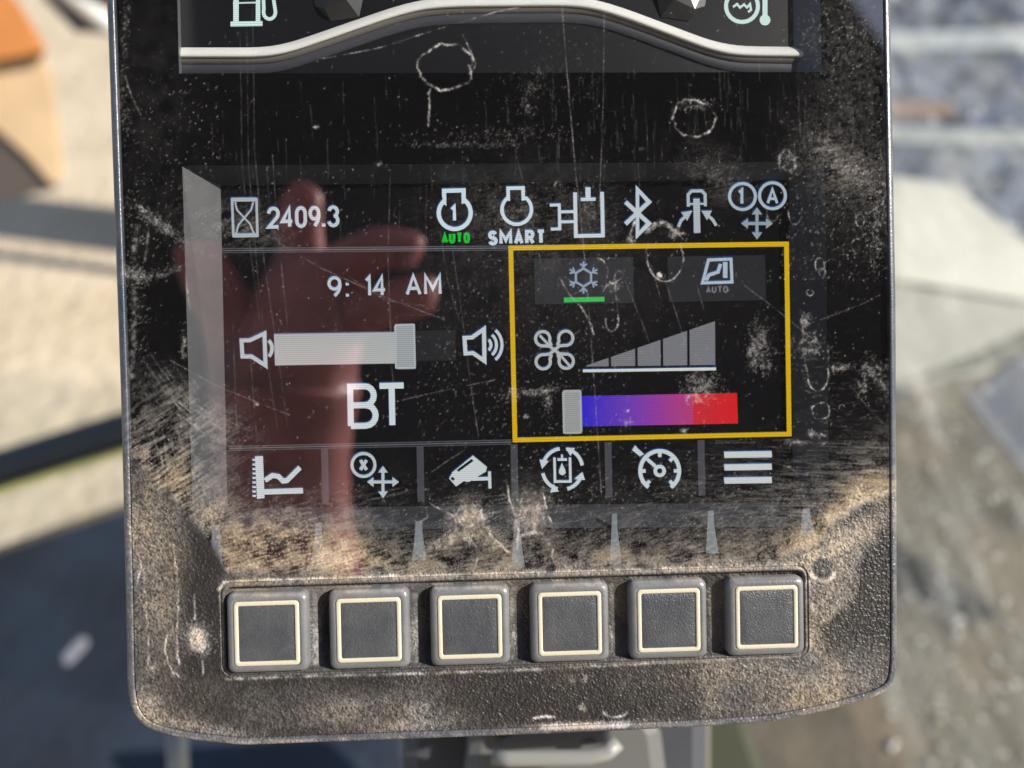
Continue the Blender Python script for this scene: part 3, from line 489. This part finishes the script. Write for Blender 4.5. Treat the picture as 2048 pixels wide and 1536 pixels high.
def rt(x): return ry(1167)-(x-1167)*.345
for a, b in ((1172, 1217), (1222, 1270), (1275, 1321), (1326, 1374), (1379, 1430)): gfx('fan_speed_step', [[(a, rt(a)), (b, rt(b)), (b+.5, ry(b)), (a+.5, ry(a))]], (122, 122, 127), fringe=False)
gfx('fan_speed_base', [[(1166, 739), (1432, 735), (1432, 740.5), (1166, 744.5)]], (214, 218, 214))
tb = [[(1160, 792), (1260, 790.4), (1262, 851), (1162, 853)], [(1260, 790.4), (1385, 787.6), (1387, 849), (1262, 851)], [(1385, 787.6), (1474, 786), (1476, 847), (1387, 849)]]
Bc, Pc, Qc, Rc = (42, 40, 200), (112, 62, 180), (186, 62, 116), (214, 34, 34)
gfx('temperature_bar', [(tb[0], [Bc, Pc, Pc, Bc]), (tb[1], [Pc, Qc, Qc, Pc]), (tb[2], [(206, 44, 60), Rc, Rc, (206, 44, 60)])], fringe=False)
gfx('temperature_knob', [([(1129, 780), (1158, 779.5), (1163, 785), (1165, 862), (1160, 867.5), (1131, 868), (1126, 863), (1124, 786)], (156, 157, 156))]+[(p, (176, 178, 178)) for p in ribbon([(1127, 783), (1161, 782), (1162, 865), (1128, 866)], 3, True)], z=.14, fringe=False)
for x, y in ((642, 897), (833, 892), (1021, 889), (1209, 884), (1395, 880)): gfx('key_divider', [[(x, y), (x+14, y-.3), (x+16, y+111), (x+2, y+111.5)]], (72, 72, 77), fringe=False)
ch = [[(510, 913), (526, 912), (529, 996), (514, 998)]]+ribbon([(526, 984), (606, 981.5)], 11)+ribbon([(530, 961), (545, 951), (557, 953), (566, 962), (574, 961), (600, 935)], 10)+[box(505, 918+9*k, 512, 922+9*k) for k in range(9)]
gfx('trend_chart_icon', ch, (204, 212, 214))
gfx('pattern_change_icon', ribbon(arc(727, 930, 23, 23, 0, 345, 28), 6, True)+text([('X', 717, 737)], 917, 943, 6.5)+cross(766, 964, 32, 6, 13), (190, 197, 200))
camv = [[(904, 945), (946, 911), (974, 934), (972, 943), (938, 964), (925, 962)], [(898, 957), (905, 945), (928, 962), (912, 973)]]+ribbon([(944, 958), (982, 957)], 7)+ribbon([(979, 943), (980, 977)], 6)+[([(913, 940), (943, 918), (947.5, 921.5), (917.5, 943.5)], (18, 18, 22)), ([(901, 957), (905, 953), (910, 958), (906, 962)], (18, 18, 22))]
gfx('camera_icon', camv, (204, 211, 212))
cyc = ribbon(arc(1125, 938, 40, 41, 188, 262, 10), 7)+ribbon(arc(1125, 938, 40, 41, 282, 350, 10), 7)+ribbon(arc(1125, 938, 40, 41, 14, 76, 10), 7)+ribbon(arc(1125, 938, 40, 41, 104, 168, 10), 7)
cyc += [[(1079, 919), (1098, 922), (1084, 938)], [(1131, 896), (1150, 896), (1141, 912)], [(1170, 960), (1148, 958), (1165, 944)], [(1118, 983), (1100, 985), (1107, 968)]]
cyc += ribbon([(1109, 915), (1110, 963), (1141, 963), (1140, 915)], 5)+ribbon([(1115, 919), (1134, 919)], 5)+ribbon([(1124, 909), (1124, 919)], 4)+[[(1124, 926), (1131, 941), (1131, 947), (1125, 951), (1118, 947), (1118, 941)]]
gfx('fluid_cycle_icon', cyc, (204, 212, 214))
ga = ribbon(arc(1319.5, 942, 39, 40, 125, 415, 34), 8)+ribbon(arc(1319.5, 942, 9, 9, 0, 340, 16), 7, True)+ribbon([(1312, 934), (1294, 918)], 7)+[[(1264, 900), (1270, 892), (1288, 908), (1280, 913)]]+ribbon([(1270, 892), (1276, 906)], 4)
for a in (180, 270, 315, 0, 45, 135): ga += ribbon([(1319.5+math.cos(math.radians(a))*r, 942+math.sin(math.radians(a))*r) for r in (28, 38)], 7)
gfx('gauge_icon', ga, (204, 212, 214))
gfx('menu_icon', [[(1448, y0), (1543, y0-1.5), (1544, y0+11), (1449, y0+12.5)] for y0 in (903.5, 928.5, 955)], (205, 210, 210))
# ---- upper instrument window: sunk panel, silver trim, backlit symbols, gem-shaped needle stops
ZU = -6*mm
ul_, ur_ = P(357, 150, ZU), P(1645, 147, ZU)
urx = P(1588, 147, ZU)[0]; UD = np.array([(upl[0]-.001, upl[1]-.001), (urx, upl[1]-.001), (urx, .1195), (upl[0]-.001, .1195)])
v = [(x, y, ZU) for x, y in UD]+[(x, y, ZU-2*mm) for x, y in UD]
ups = mesh_obj('upper_instrument', v, [(0, 1, 2, 3), (0, 4, 5, 1), (1, 5, 6, 2), (2, 6, 7, 3), (3, 7, 4, 0)], simple('dark_instrument_face', (.004, .004, .006), .4), mon)
v = [(x, y, -1.61*mm) for x, y in UP]+[(x, y, ZU+.01*mm) for x, y in UD]
mesh_obj('instrument_well', v, [(i, (i+1) % 4, 4+(i+1) % 4, 4+i) for i in range(4)], simple('dark_well_wall', (.13, .14, .16), .4), mon)
base = [(330, 100), (530, 100), (575, 92), (640, 70), (720, 42), (790, 18), (850, 3), (920, -1), (1130, -3), (1185, 2), (1250, 22), (1330, 52), (1420, 86), (1470, 97), (1530, 98), (1605, 99), (1640, 100)]
def smooth_line(pts, n=90):
    p = np.array(pts, float); s = np.concatenate([[0], np.cumsum(np.hypot(*np.diff(p, axis=0).T))]); t = np.linspace(0, s[-1], n); q_ = np.stack([np.interp(t, s, p[:, 0]), np.interp(t, s, p[:, 1])], 1)
    for _ in range(4): q_[1:-1] = (q_[:-2]+2*q_[1:-1]+q_[2:])/4
    return q_
bl = smooth_line(base)
def strip(name, prof, mat):
    """prof: (pixel offset below the trim line, height in mm above the panel); swept along the trim line"""
    V = []; n = len(prof); 
    for x, y in bl:
        for o, h in prof: V.append(P(x, y+o, ZU+h*mm))
    F = [(i*n+k, i*n+k+1, (i+1)*n+k+1, (i+1)*n+k) for i in range(len(bl)-1) for k in range(n-1)]
    return mesh_obj(name, V, [f[::-1] for f in F], mat, ups, smooth=True)
strip('silver_trim', [(-5, .1), (-3, .5), (0, 1.0), (6, 1.5), (11, 1.6), (14, 1.35), (16, .85)], M_silver)
strip('trim_bevel', [(15.7, .95), (18, .85), (28, .6), (29, .1)], M_trim2); strip('trim_step', [(28.5, .45), (31, .5), (46, .4), (49, .05)], M_trim3)
MINT = (214, 238, 231)
fp = ribbon([(472, -44), (472, 44)], 11)+ribbon([(516, -44), (516, 44)], 9)+ribbon([(466, 6), (520, 5)], 3)+[[(461, 43), (525, 42), (525, 52), (461, 53)]]+ribbon([(523, -40), (527, 0)]+arc(539, 24, 12, 14, 200, -20, 12)+[(546, -10), (540, -40)], 7)
gfx('fuel_icon', fp, MINT, fringe=False, zbase=ZU, parent=ups)
ti = ribbon(arc(1484, 12, 32, 32, 0, 345, 30), 8, True)+[box(1525, -50, 1535, 42)]+[arc(1530, 40, 11, 11, 0, 330, 12)]+ribbon([(1466, 14), (1474, 8), (1480, 15), (1488, 9), (1494, 15), (1500, 8), (1502, 20), (1496, 24)], 4.5)
gfx('coolant_heat_icon', ti, MINT, fringe=False, zbase=ZU, parent=ups)
def gem(cx, s):
    pts = [(cx-62*s, -40), (cx-54*s, 12), (cx-22*s, 42), (cx+8*s, -2), (cx+34*s, 34), (cx+44*s, -10), (cx+40*s, -40)]
    hs = [.3, .3, .2, 2.6, .2, .8, .8]; V = [P(x, y, ZU+h*mm) for (x, y), h in zip(pts, hs)]+[P(cx-10*s, -40, ZU+2.8*mm), P(cx-34*s, 18, ZU+1.6*mm)]
    F = [(0, 1, 8), (1, 2, 8), (2, 3, 8), (8, 3, 7), (0, 8, 7), (2, 4, 3), (3, 4, 5), (3, 5, 7), (5, 6, 7)]
    if s > 0: F = [f[::-1] for f in F]
    return mesh_obj('needle_stop', V, F, simple('glossy_black_facets', (.03, .03, .033), .3), ups)
gem(684, 1); gem(1356, -1)
# printed guide marks between screen and buttons
for a, b, c, d, y0, y1 in ((424, 440, 452, 420, 1050, 1170), (630, 643, 653, 620, 1044, 1137), (831, 844, 853, 824, 1041, 1120), (1028, 1039, 1050, 1023, 1037, 1134), (1224, 1234, 1245, 1219, 1026, 1136), (1416, 1427, 1437, 1412, 1020, 1106), (1605, 1620, 1630, 1600, 1016, 1072)):
    h = -.75*mm; ym = y0+(y1-y0)*.32; pts = [(a, y0+2), (b, y0), (b+1, ym), (c, y1), (d, y1+1), (a-1, ym)][::-1]; V = [P(x, y, h) for x, y in pts]+[P(x, y, h-.3*mm) for x, y in pts]; n = 6
    mesh_obj('guide_mark', V, [tuple(range(n))]+[(i, n+i, n+(i+1) % n, (i+1) % n) for i in range(n)], M_print, mon)
# button tray and buttons
loft('button_tray', [(TR, -.02*mm), (inset(TR, .15*mm), -.25*mm), (inset(TR, .4*mm), -.3*mm), (inset(TR, .6*mm), .12*mm), (inset(TR, 1.0*mm), .16*mm), (inset(TR, 1.35*mm), -.3*mm), (inset(TR, 1.5*mm), -1.3*mm)], M_tray, mon, cap_last=True)
def make_button(x, y):
    def RR(h, r): return rrect(x, y, h*mm, h*mm, r*mm, 6)
    b = loft('button', [(RR(9.1, 1.5), -1.25*mm), (RR(9.1, 1.5), .5*mm), (RR(8.98, 1.6), 1.0*mm), (RR(8.6, 1.6), 1.45*mm), (RR(8.0, 1.4), 1.7*mm), (RR(7.45, 1.0), 1.72*mm), (RR(7.35, .9), 1.6*mm), (RR(6.1, .35), 1.6*mm)], M_key, mon)
    loft('key_frame', [(RR(7.32, .9), 1.55*mm), (RR(7.3, .9), 1.82*mm), (RR(7.1, .8), 1.93*mm), (RR(6.52, .5), 1.93*mm), (RR(6.38, .45), 1.85*mm), (RR(6.32, .4), 1.62*mm)], M_keyframe, b)
    loft('key_face', [(RR(6.33, .4), 1.63*mm), (RR(6.2, .4), 1.68*mm), (RR(4, .3), 1.62*mm)], M_keyface, b, cap_last=True)
    return b
for k, cx in enumerate((538, 739, 940, 1138, 1335, 1528)):
    c = P(cx, 1263-7.0*k, -.2*mm); make_button(-56.7*mm+22.97*mm*k, -55.35*mm)
# ------------------------------------------------------------------ places of background things
def ray(x, y): return CR @ Vector(((x-CX)/FPX, -(y-CY)/FPX, -1.0))
CAM = Vector((0, 0, CAMZ))
def atz(x, y, z): d = ray(x, y); return CAM+d*((z-CAMZ)/d.z)
def atd(x, y, dep): return CAM+ray(x, y)*dep
def world_mesh(name, V, F, mat, parent=None, smooth=False): return mesh_obj(name, V, F, mat, parent, uv=False, smooth=smooth)
def prism(name, top, ext, mat, parent=None):
    """polygon of world points pushed along ext, bevelled a little"""
    n = len(top); V = [Vector(p) for p in top]; V += [p+Vector(ext) for p in V]
    o = world_mesh(name, V, [tuple(range(n)), tuple(range(n, 2*n))[::-1]]+[(i, n+i, n+(i+1) % n, (i+1) % n) for i in range(n)], mat, parent)
    bm = bmesh.new(); bm.from_mesh(o.data); bmesh.ops.recalc_face_normals(bm, faces=bm.faces[:]); bm.to_mesh(o.data); bm.free()
    bv = o.modifiers.new('edge', 'BEVEL'); bv.width = .006; bv.segments = 2; return o
def tube(name, pts, r, mat, parent=None, n=14):
    V, F = [], []; pts = [Vector(p) for p in pts]
    for i, p in enumerate(pts):
        d = (pts[min(i+1, len(pts)-1)]-pts[max(i-1, 0)]).normalized(); a = d.orthogonal().normalized() if i == 0 else (a-d*a.dot(d)).normalized(); b = d.cross(a)
        V += [p+(a*math.cos(2*math.pi*k/n)+b*math.sin(2*math.pi*k/n))*r for k in range(n)]
    for i in range(len(pts)-1):
        for k in range(n): F.append((i*n+k, i*n+(k+1) % n, (i+1)*n+(k+1) % n, (i+1)*n+k))
    F += [tuple(range(n))[::-1], tuple((len(pts)-1)*n+k for k in range(n))]
    return world_mesh(name, V, F, mat, parent, smooth=True)
# ground
M_ground = simple('pale_dry_dirt', (.50, .42, .31), .95, col2=(.40, .33, .23), nscale=2.2, bump=.7, bscale=14, bdist=.05)
gv = [(-150, -150, 0), (150, -150, 0), (150, 150, 0), (-150, 150, 0)]
tag(world_mesh('ground', gv, [(0, 1, 2, 3)], M_ground), kind='structure')
# cab floor
FZ = .9
edge_px = [(-420, 1230), (0, 1088), (230, 1008), (800, 840), (1500, 800), (1800, 790), (2048, 700), (2500, 560)]
fe = [atz(x, y, FZ) for x, y in edge_px]
floor = [Vector((-.95, -.8, FZ)), Vector((1.0, -.8, FZ))]+fe[::-1]
tag(prism('cab_floor', floor, (0, 0, -.12), simple('dusty_steel_floor', (.06, .052, .042), .8, col2=(.115, .092, .06), nscale=9, bump=.6, bscale=60)), kind='structure')
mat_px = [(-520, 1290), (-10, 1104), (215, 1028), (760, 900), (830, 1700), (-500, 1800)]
mt = prism('floor_shade_mat', [atz(x, y, FZ+.016) for x, y in mat_px][::-1], (0, 0, -.012), simple('shade_dark_rubber', (.007, .009, .013), .6, col2=(.014, .022, .038), nscale=5, bump=.4, bscale=50))  # near-black rubber also carries the shade that falls on this floor
tag(mt, 'floor mat left below the display with shade put into its black', 'floor mat')
tag(tube('hose', [atd(-400, 1055, 1.02), atd(0, 936, 1.0), atd(120, 898, 1.0), atd(260, 855, 1.0), atd(520, 760, 1.0)], .0235, simple('black_hose_rubber', (.005, .007, .011), .55)), 'black hose crossing the pale ground left of the display', 'hose')
tag(tube('lit_edge_tube', [atd(-400, 1098, 1.05), atd(0, 977, 1.03), atd(120, 938, 1.03), atd(260, 894, 1.03), atd(520, 798, 1.03)], .009, simple('lit_edge_yellow', (.62, .58, .22), .6)), 'sunlit edge coloured in as a thin pale yellow cord running along the black hose', 'streak')  # yellow tube stands for the sunlit edge beneath the hose
# orange dozer blade
bl_ = bpy.data.objects.new('dozer_blade', None); sc.collection.objects.link(bl_); tag(bl_, 'orange steel blade with dusty peach face at upper left', 'blade')
M_or = simple('orange_paint', (.50, .19, .05), .5, noise=.15, nscale=6); M_peach = simple('dusty_orange_face', (.56, .39, .22), .8, noise=.2, nscale=5); M_shadow_brown = simple('shadow_brown', (.07, .055, .045), .8)
bdir = ray(60, 200).normalized()*.25
prism('top_plate', [atd(x, y, 2.15) for x, y in ((-260, -190), (-20, -70), (48, 20), (96, 102), (-60, 132), (-260, 160))], bdir, M_or, bl_)
prism('blade_face', [atd(x, y, 2.2) for x, y in ((-260, 163), (-60, 134), (84, 108), (104, 150), (118, 250), (128, 350), (105, 372), (50, 310), (-10, 258), (-260, 100))], bdir, M_peach, bl_)
prism('shadow_wedge', [atd(x, y, 2.22) for x, y in ((-260, 180), (-10, 258), (50, 310), (118, 378), (0, 404), (-260, 420))], bdir, M_shadow_brown, bl_)  # dark wedge in place of the shadow under the blade
# boom stick added unseen behind the display, to cast shadow bands across the ground
g0 = atz(120, 445, 0); g1 = atz(200, 537, 0)
def lifted(g, t): return g+Vector(sun_w)*t
M_shadow_arm = simple('shadow_arm_paint', (.5, .2, .05), .5, noise=.15, nscale=4)
sb = lifted(g0, .9); su = Vector((sun_w.x, sun_w.y, 0)).normalized(); sd = Vector((-su.y, su.x, 0))
st = bpy.data.objects.new('shadow_arm', None); sc.collection.objects.link(st); tag(st, 'orange boom arm added unseen behind the display to shadow the ground', 'boom arm')
b0 = g0+su*.75; wdt = .16
prism('shadow_arm_box', [b0+sd*wdt, b0+sd*wdt+su*.3, b0-sd*wdt+su*.3, b0-sd*wdt], (0, 0, 2.6), M_shadow_arm, st)
b1 = g1+su*.55; tube('shadow_tube', [b1, b1+Vector((0, 0, 1.1)), b1+Vector((0, 0, 2.2))+su*.1], .03, M_shadow_brown, st)
# things at the top of the left strip
tag(prism('steel_plate', [atd(x, y, 2.6) for x, y in ((60, -160), (235, -160), (235, 70), (150, 64), (85, -6))], ray(150, 0)*.1, simple('blue_grey_steel', (.10, .125, .16), .5, noise=.4, nscale=9)), 'blue grey steel plate leaning above the pale ground', 'steel plate')
tag(tube('pale_pipe', [atd(60, -90, 2.5), atd(130, -20, 2.5), atd(250, 70, 2.5)], .035, simple('pale_pipe_paint', (.55, .58, .56), .5)), 'pale pipe slanting down behind the upper left edge', 'pipe')
# side window: dusty scratched pane to the right
def mat_pane():
    m, t, out = new_mat('dusty_scratched_pane'); tc = nd(t, 'ShaderNodeTexCoord')
    tr_ = nd(t, 'ShaderNodeBsdfTransparent'); tr_.inputs[0].default_value = (.93, .95, .95, 1)
    df = nd(t, 'ShaderNodeBsdfDiffuse'); df.inputs[0].default_value = (.7, .7, .7, 1); tl_ = nd(t, 'ShaderNodeBsdfTranslucent'); tl_.inputs[0].default_value = (.75, .74, .7, 1)
    mx = nd(t, 'ShaderNodeMixShader'); mx.inputs[0].default_value = .6; t.links.new(df.outputs[0], mx.inputs[1]); t.links.new(tl_.outputs[0], mx.inputs[2])
    n = nd(t, 'ShaderNodeTexNoise'); n.inputs['Scale'].default_value = 14; n.inputs['Detail'].default_value = 7; n.inputs['Roughness'].default_value = .65; t.links.new(tc.outputs['Object'], n.inputs['Vector'])
    mr = nd(t, 'ShaderNodeMapRange'); mr.inputs[1].default_value = .36; mr.inputs[2].default_value = .72; mr.inputs[3].default_value = .0; mr.inputs[4].default_value = .085; t.links.new(n.outputs['Fac'], mr.inputs[0])
    mp = nd(t, 'ShaderNodeMapping'); mp.inputs['Scale'].default_value = (5, 9, 60); mp.inputs['Rotation'].default_value = (.5, 0, 0); t.links.new(tc.outputs['Object'], mp.inputs[0]); ns = nd(t, 'ShaderNodeTexNoise'); ns.inputs['Scale'].default_value = 1; ns.inputs['Detail'].default_value = 5; t.links.new(mp.outputs[0], ns.inputs['Vector'])
    sr = nd(t, 'ShaderNodeMapRange'); sr.inputs[1].default_value = .52; sr.inputs[2].default_value = .75; sr.inputs[3].default_value = 0; sr.inputs[4].default_value = .16; t.links.new(ns.outputs['Fac'], sr.inputs[0])
    vo = nd(t, 'ShaderNodeTexVoronoi'); vo.inputs['Scale'].default_value = 55; t.links.new(tc.outputs['Object'], vo.inputs['Vector'])
    vr = nd(t, 'ShaderNodeMapRange'); vr.inputs[1].default_value = .26; vr.inputs[2].default_value = .16; vr.inputs[3].default_value = 0; vr.inputs[4].default_value = .4; t.links.new(vo.outputs['Distance'], vr.inputs[0])
    sc_ = nd(t, 'ShaderNodeSeparateColor'); t.links.new(vo.outputs['Color'], sc_.inputs[0]); gt = nd(t, 'ShaderNodeMath', operation='GREATER_THAN'); gt.inputs[1].default_value = .90; t.links.new(sc_.outputs[0], gt.inputs[0])
    mu = nd(t, 'ShaderNodeMath', operation='MULTIPLY'); t.links.new(vr.outputs[0], mu.inputs[0]); t.links.new(gt.outputs[0], mu.inputs[1])
    ad = nd(t, 'ShaderNodeMath', operation='ADD', use_clamp=True); t.links.new(mr.outputs[0], ad.inputs[0]); t.links.new(mu.outputs[0], ad.inputs[1])
    a2 = nd(t, 'ShaderNodeMath', operation='ADD', use_clamp=True); t.links.new(ad.outputs[0], a2.inputs[0]); t.links.new(sr.outputs[0], a2.inputs[1])
    o2 = nd(t, 'ShaderNodeMixShader'); t.links.new(a2.outputs[0], o2.inputs[0]); t.links.new(tr_.outputs[0], o2.inputs[1]); t.links.new(mx.outputs[0], o2.inputs[2]); t.links.new(o2.outputs[0], out.inputs[0]); return m
tag(prism('side_window', [Vector((.47, y, z)) for y, z in ((.20, .93), (1.5, .93), (1.5, 2.3), (.20, 2.3))], (.005, 0, 0), mat_pane()), 'dusty scratched side window pane right of the display', 'window')
# cream block outside
cb = bpy.data.objects.new('counterweight_block', None); sc.collection.objects.link(cb); tag(cb, 'cream painted block seen blurred through the window', 'block')
M_cr = simple('cream_paint', (.36, .345, .295), .6, noise=.12, nscale=5); M_cr_shade = simple('cream_paint_shaded', (.30, .288, .245), .6, noise=.12, nscale=5)  # second cream is the first darkened: shade put into the front's colour
tp = [atd(x, y, 1.55) for x, y in ((1500, 330), (1800, 352), (1905, 366), (2060, 486), (2300, 640))]; tq = [atd(x, y, 1.42) for x, y in ((2300, 640), (2048, 602), (1800, 562), (1500, 540))]
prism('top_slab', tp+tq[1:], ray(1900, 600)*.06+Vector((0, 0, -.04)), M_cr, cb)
prism('front_panel', [atd(x, y, 1.43) for x, y in ((1500, 545), (1800, 566), (2048, 606), (2300, 640), (2200, 600), (2048, 692), (1892, 812), (1795, 778), (1500, 760))], ray(1900, 700)*.08, M_cr_shade, cb)
for nm, lb, ct, px_, dp, cl in (('plank', 'pale weathered plank lying beyond the window at upper right', 'plank', ((1700, 66), (2300, 50), (2300, 92), (1700, 104)), 3.1, (.30, .33, .35)), ('brick', 'rust brown brick lump beyond the dusty window', 'brick', ((1770, 200), (1905, 203), (1912, 236), (1780, 238)), 2.7, (.20, .13, .10)),
        ('blue_crate', 'small blue crate beyond the dusty window', 'crate', ((1936, 222), (1975, 226), (1972, 262), (1934, 258)), 2.7, (.03, .06, .15)), ('pale_beam', 'pale grey beam slanting above the cream block', 'beam', ((1700, 250), (2060, 262), (2300, 230), (2300, 262), (2050, 296), (1700, 284)), 2.5, (.27, .29, .29))):
    tag(prism(nm, [atd(x, y, dp) for x, y in px_], ray(1900, 200)*.1, simple(nm+'_surface', cl, .8, noise=.3, nscale=20)), lb, ct)
# gravel beyond
n = 46; V = []; F = []
for i in range(n):
    for j in range(n): x = .6+5.5*i/(n-1); y = 1.6+6*j/(n-1); e_ = min(i, j, n-1-i, n-1-j)/6; V.append((x, y, -.02+min(1, e_)*(.25+.1*math.sin(x*3+y)+random.uniform(0, .09))))
for i in range(n-1):
    for j in range(n-1): F.append((i*n+j, (i+1)*n+j, (i+1)*n+j+1, i*n+j+1))
tag(world_mesh('gravel', V, F, simple('blue_grey_gravel', (.055, .07, .105), .9, col2=(.12, .14, .18), nscale=6, bump=1, bscale=22, bdist=.05)), kind='stuff')
tag(prism('window_view_patch', [atd(x, y, .97) for x, y in ((2300, 540), (2045, 700), (1925, 800), (2046, 948), (2300, 1200))], ray(2000, 800)*.03, simple('blue_grey_view_tone', (.055, .065, .095), .5, noise=.3, nscale=30)), 'added blue grey patch standing for the view through the dusty window', 'panel')  # patch added in place of the bluish view through the window
# crumbs of stone on the floor at right
V, F = [], []
for k in range(160):
    p = atz(random.uniform(1780, 2150), random.uniform(820, 1620), FZ+.004); r = random.uniform(.002, .007); b = len(V)
    V += [p+Vector((random.uniform(.6, 1.2)*r*dx, random.uniform(.6, 1.2)*r*dy, random.uniform(.6, 1.2)*r*dz)) for dx, dy, dz in ((1, 0, 0), (-1, 0, 0), (0, 1, 0), (0, -1, 0), (0, 0, 1), (0, 0, -1))]
    F += [tuple(b+i for i in f) for f in ((0, 2, 4), (2, 1, 4), (1, 3, 4), (3, 0, 4), (2, 0, 5), (1, 2, 5), (3, 1, 5), (0, 3, 5))]
tag(world_mesh('floor_grit', V, F, simple('pale_stone_grit', (.6, .56, .48), .8)), kind='stuff')
tag(prism('chip', [atz(x, y, FZ+.02) for x, y in ((128, 1330), (122, 1312), (160, 1272), (176, 1276), (172, 1292), (140, 1326))][::-1], (0, 0, -.004), simple('pale_chip', (.2, .2, .23), .6)), 'small pale elongated chip lying on the black floor mat', 'chip')
# mount behind the display
mo = bpy.data.objects.new('monitor_mount', None); sc.collection.objects.link(mo); tag(mo, 'grey metal mount with slotted handle below the display', 'mount')
M_mt = simple('grey_cast_metal', (.060, .063, .078), .5, metal=.1, noise=.2, nscale=40); M_lt = simple('pale_cast_metal', (.115, .118, .115), .4); M_dk = simple('dark_slot', (.008, .009, .013), .5)
back = ray(1100, 1500)
prism('mount_plate', [atd(x, y, .262) for x, y in ((800, 1300), (1420, 1300), (1419, 1700), (800, 1700))], back*.012, M_mt, mo)
prism('mount_boss', [atd(x, y, .25) for x, y in ((960, 1400), (1290, 1400), (1326, 1460), (1336, 1540), (1320, 1640), (940, 1640), (920, 1560), (932, 1470))], back*.011, M_lt, mo)
prism('slot', [atd(x, y, .246) for x, y in ((990, 1400), (1225, 1400), (1218, 1486), (1180, 1490), (1002, 1500), (990, 1480))], back*.003, M_dk, mo)
tube('handle', [atd(985, 1512, .24), atd(1020, 1518, .239), atd(1180, 1514, .239), atd(1215, 1504, .239), atd(1236, 1484, .24)], .0024, simple('bright_handle_metal', (.24, .24, .23), .4), mo)
tag(tube('lever', [atd(352, 1440, .42), atd(360, 1600, .42)], .0056, simple('pale_lever_paint', (.24, .25, .24), .5)), 'pale thin lever under the lower left corner', 'lever')
tag(prism('post', [atd(x, y, .34) for x, y in ((1362, 1380), (1421, 1380), (1419, 1700), (1362, 1700))], ray(1400, 1500)*.05, simple('beige_post_paint', (.115, .106, .094), .6)), 'beige post right of the grey mount', 'post')
tag(prism('side_box', [atd(x, y, .5) for x, y in ((1330, 1340), (1470, 1340), (1500, 1460), (1560, 1640), (1330, 1640))], ray(1450, 1500)*.15, simple('olive_paint', (.035, .038, .02), .7)), 'olive green box beside the beige post', 'box')
# ------------------------------------------------------------------ behind the camera: added sky-blocking panel and the hand seen in the glass
M_blocker = simple('dark_blocker_lining', (.010, .010, .015), .8, bump=.2, bscale=60)
MW = mon.matrix_world
tag(prism('sky_blocker', [MW @ Vector(p) for p in ((-1.0, -.85, .95), (.74, -.85, .95), (.74, .30, .95), (.50, .62, .95), (-1.0, .85, .95))], MW.to_3x3() @ Vector((0, 0, .04)), M_blocker), kind='structure')  # unseen slanted roof panel, shaped to block sky reflections yet pass the sun
NW = CR @ Vector(MR[:, 2])
PW = CAM+CR @ Vector(O3)
def mir(x, y, e):
    """world point e metres behind the lens plane that the glass mirrors to photo pixel x, y"""
    d = ray(x, y); h = CAM+d*((PW-CAM).dot(NW)/d.dot(NW)); r = d-2*d.dot(NW)*NW; bk = CR @ Vector((0, 0, 1))
    return h+r*((e-(h-CAM).dot(bk))/r.dot(bk))
jt = {'elbow': (560, 2200, .22, .050), 'arm': (620, 1600, .12, .050), 'fore': (596, 1170, .085, .043), 'wrist': (562, 1000, .07, .036), 'palm': (575, 860, .06, .043), 'knuck': (560, 660, .058, .040),
      'i1': (670, 545, .04, .0135), 'i2': (755, 492, .03, .0118), 'i3': (822, 500, .024, .0105), 'i4': (838, 512, .023, .0092),
      'm1': (690, 640, .04, .0135), 'm2': (790, 604, .03, .0118), 'm3': (856, 588, .024, .0105), 'm4': (874, 592, .023, .0092),
      'r1': (600, 520, .055, .0135), 'r2': (602, 420, .05, .0118), 'r3': (612, 360, .046, .0100),
      't1': (470, 640, .055, .017), 't2': (420, 570, .042, .0145), 't3': (392, 500, .034, .0118), 't4': (386, 478, .033, .0105)}
names = list(jt); ed = [('elbow', 'arm'), ('arm', 'fore'), ('fore', 'wrist'), ('wrist', 'palm'), ('palm', 'knuck'), ('knuck', 'i1'), ('i1', 'i2'), ('i2', 'i3'), ('i3', 'i4'), ('knuck', 'm1'), ('m1', 'm2'), ('m2', 'm3'), ('m3', 'm4'), ('knuck', 'r1'), ('r1', 'r2'), ('r2', 'r3'), ('palm', 't1'), ('t1', 't2'), ('t2', 't3'), ('t3', 't4')]
me = bpy.data.meshes.new('person'); me.from_pydata([tuple(mir(*jt[k][:3])) for k in names], [(names.index(a), names.index(b)) for a, b in ed], []); me.update()
per = bpy.data.objects.new('person', me); sc.collection.objects.link(per)
skm = per.modifiers.new('skin', 'SKIN'); skm.use_smooth_shade = True; ss = per.modifiers.new('sub', 'SUBSURF'); ss.levels = ss.render_levels = 2
for k, vtx in zip(names, me.skin_vertices[0].data): vtx.radius = (jt[k][3], jt[k][3]); vtx.use_root = (k == 'palm')
M_sk = simple('warm_skin', (.54, .215, .22), .45, noise=.3, nscale=60); bs = [n for n in M_sk.node_tree.nodes if n.type == 'BSDF_PRINCIPLED'][0]
bs.inputs['Subsurface Weight'].default_value = .5; bs.inputs['Subsurface Radius'].default_value = (.022, .007, .005); bs.inputs['Subsurface Scale'].default_value = 1.0
me.materials.append(M_sk)
tag(per, 'bare raised hand and forearm mirrored in the glass', 'person')
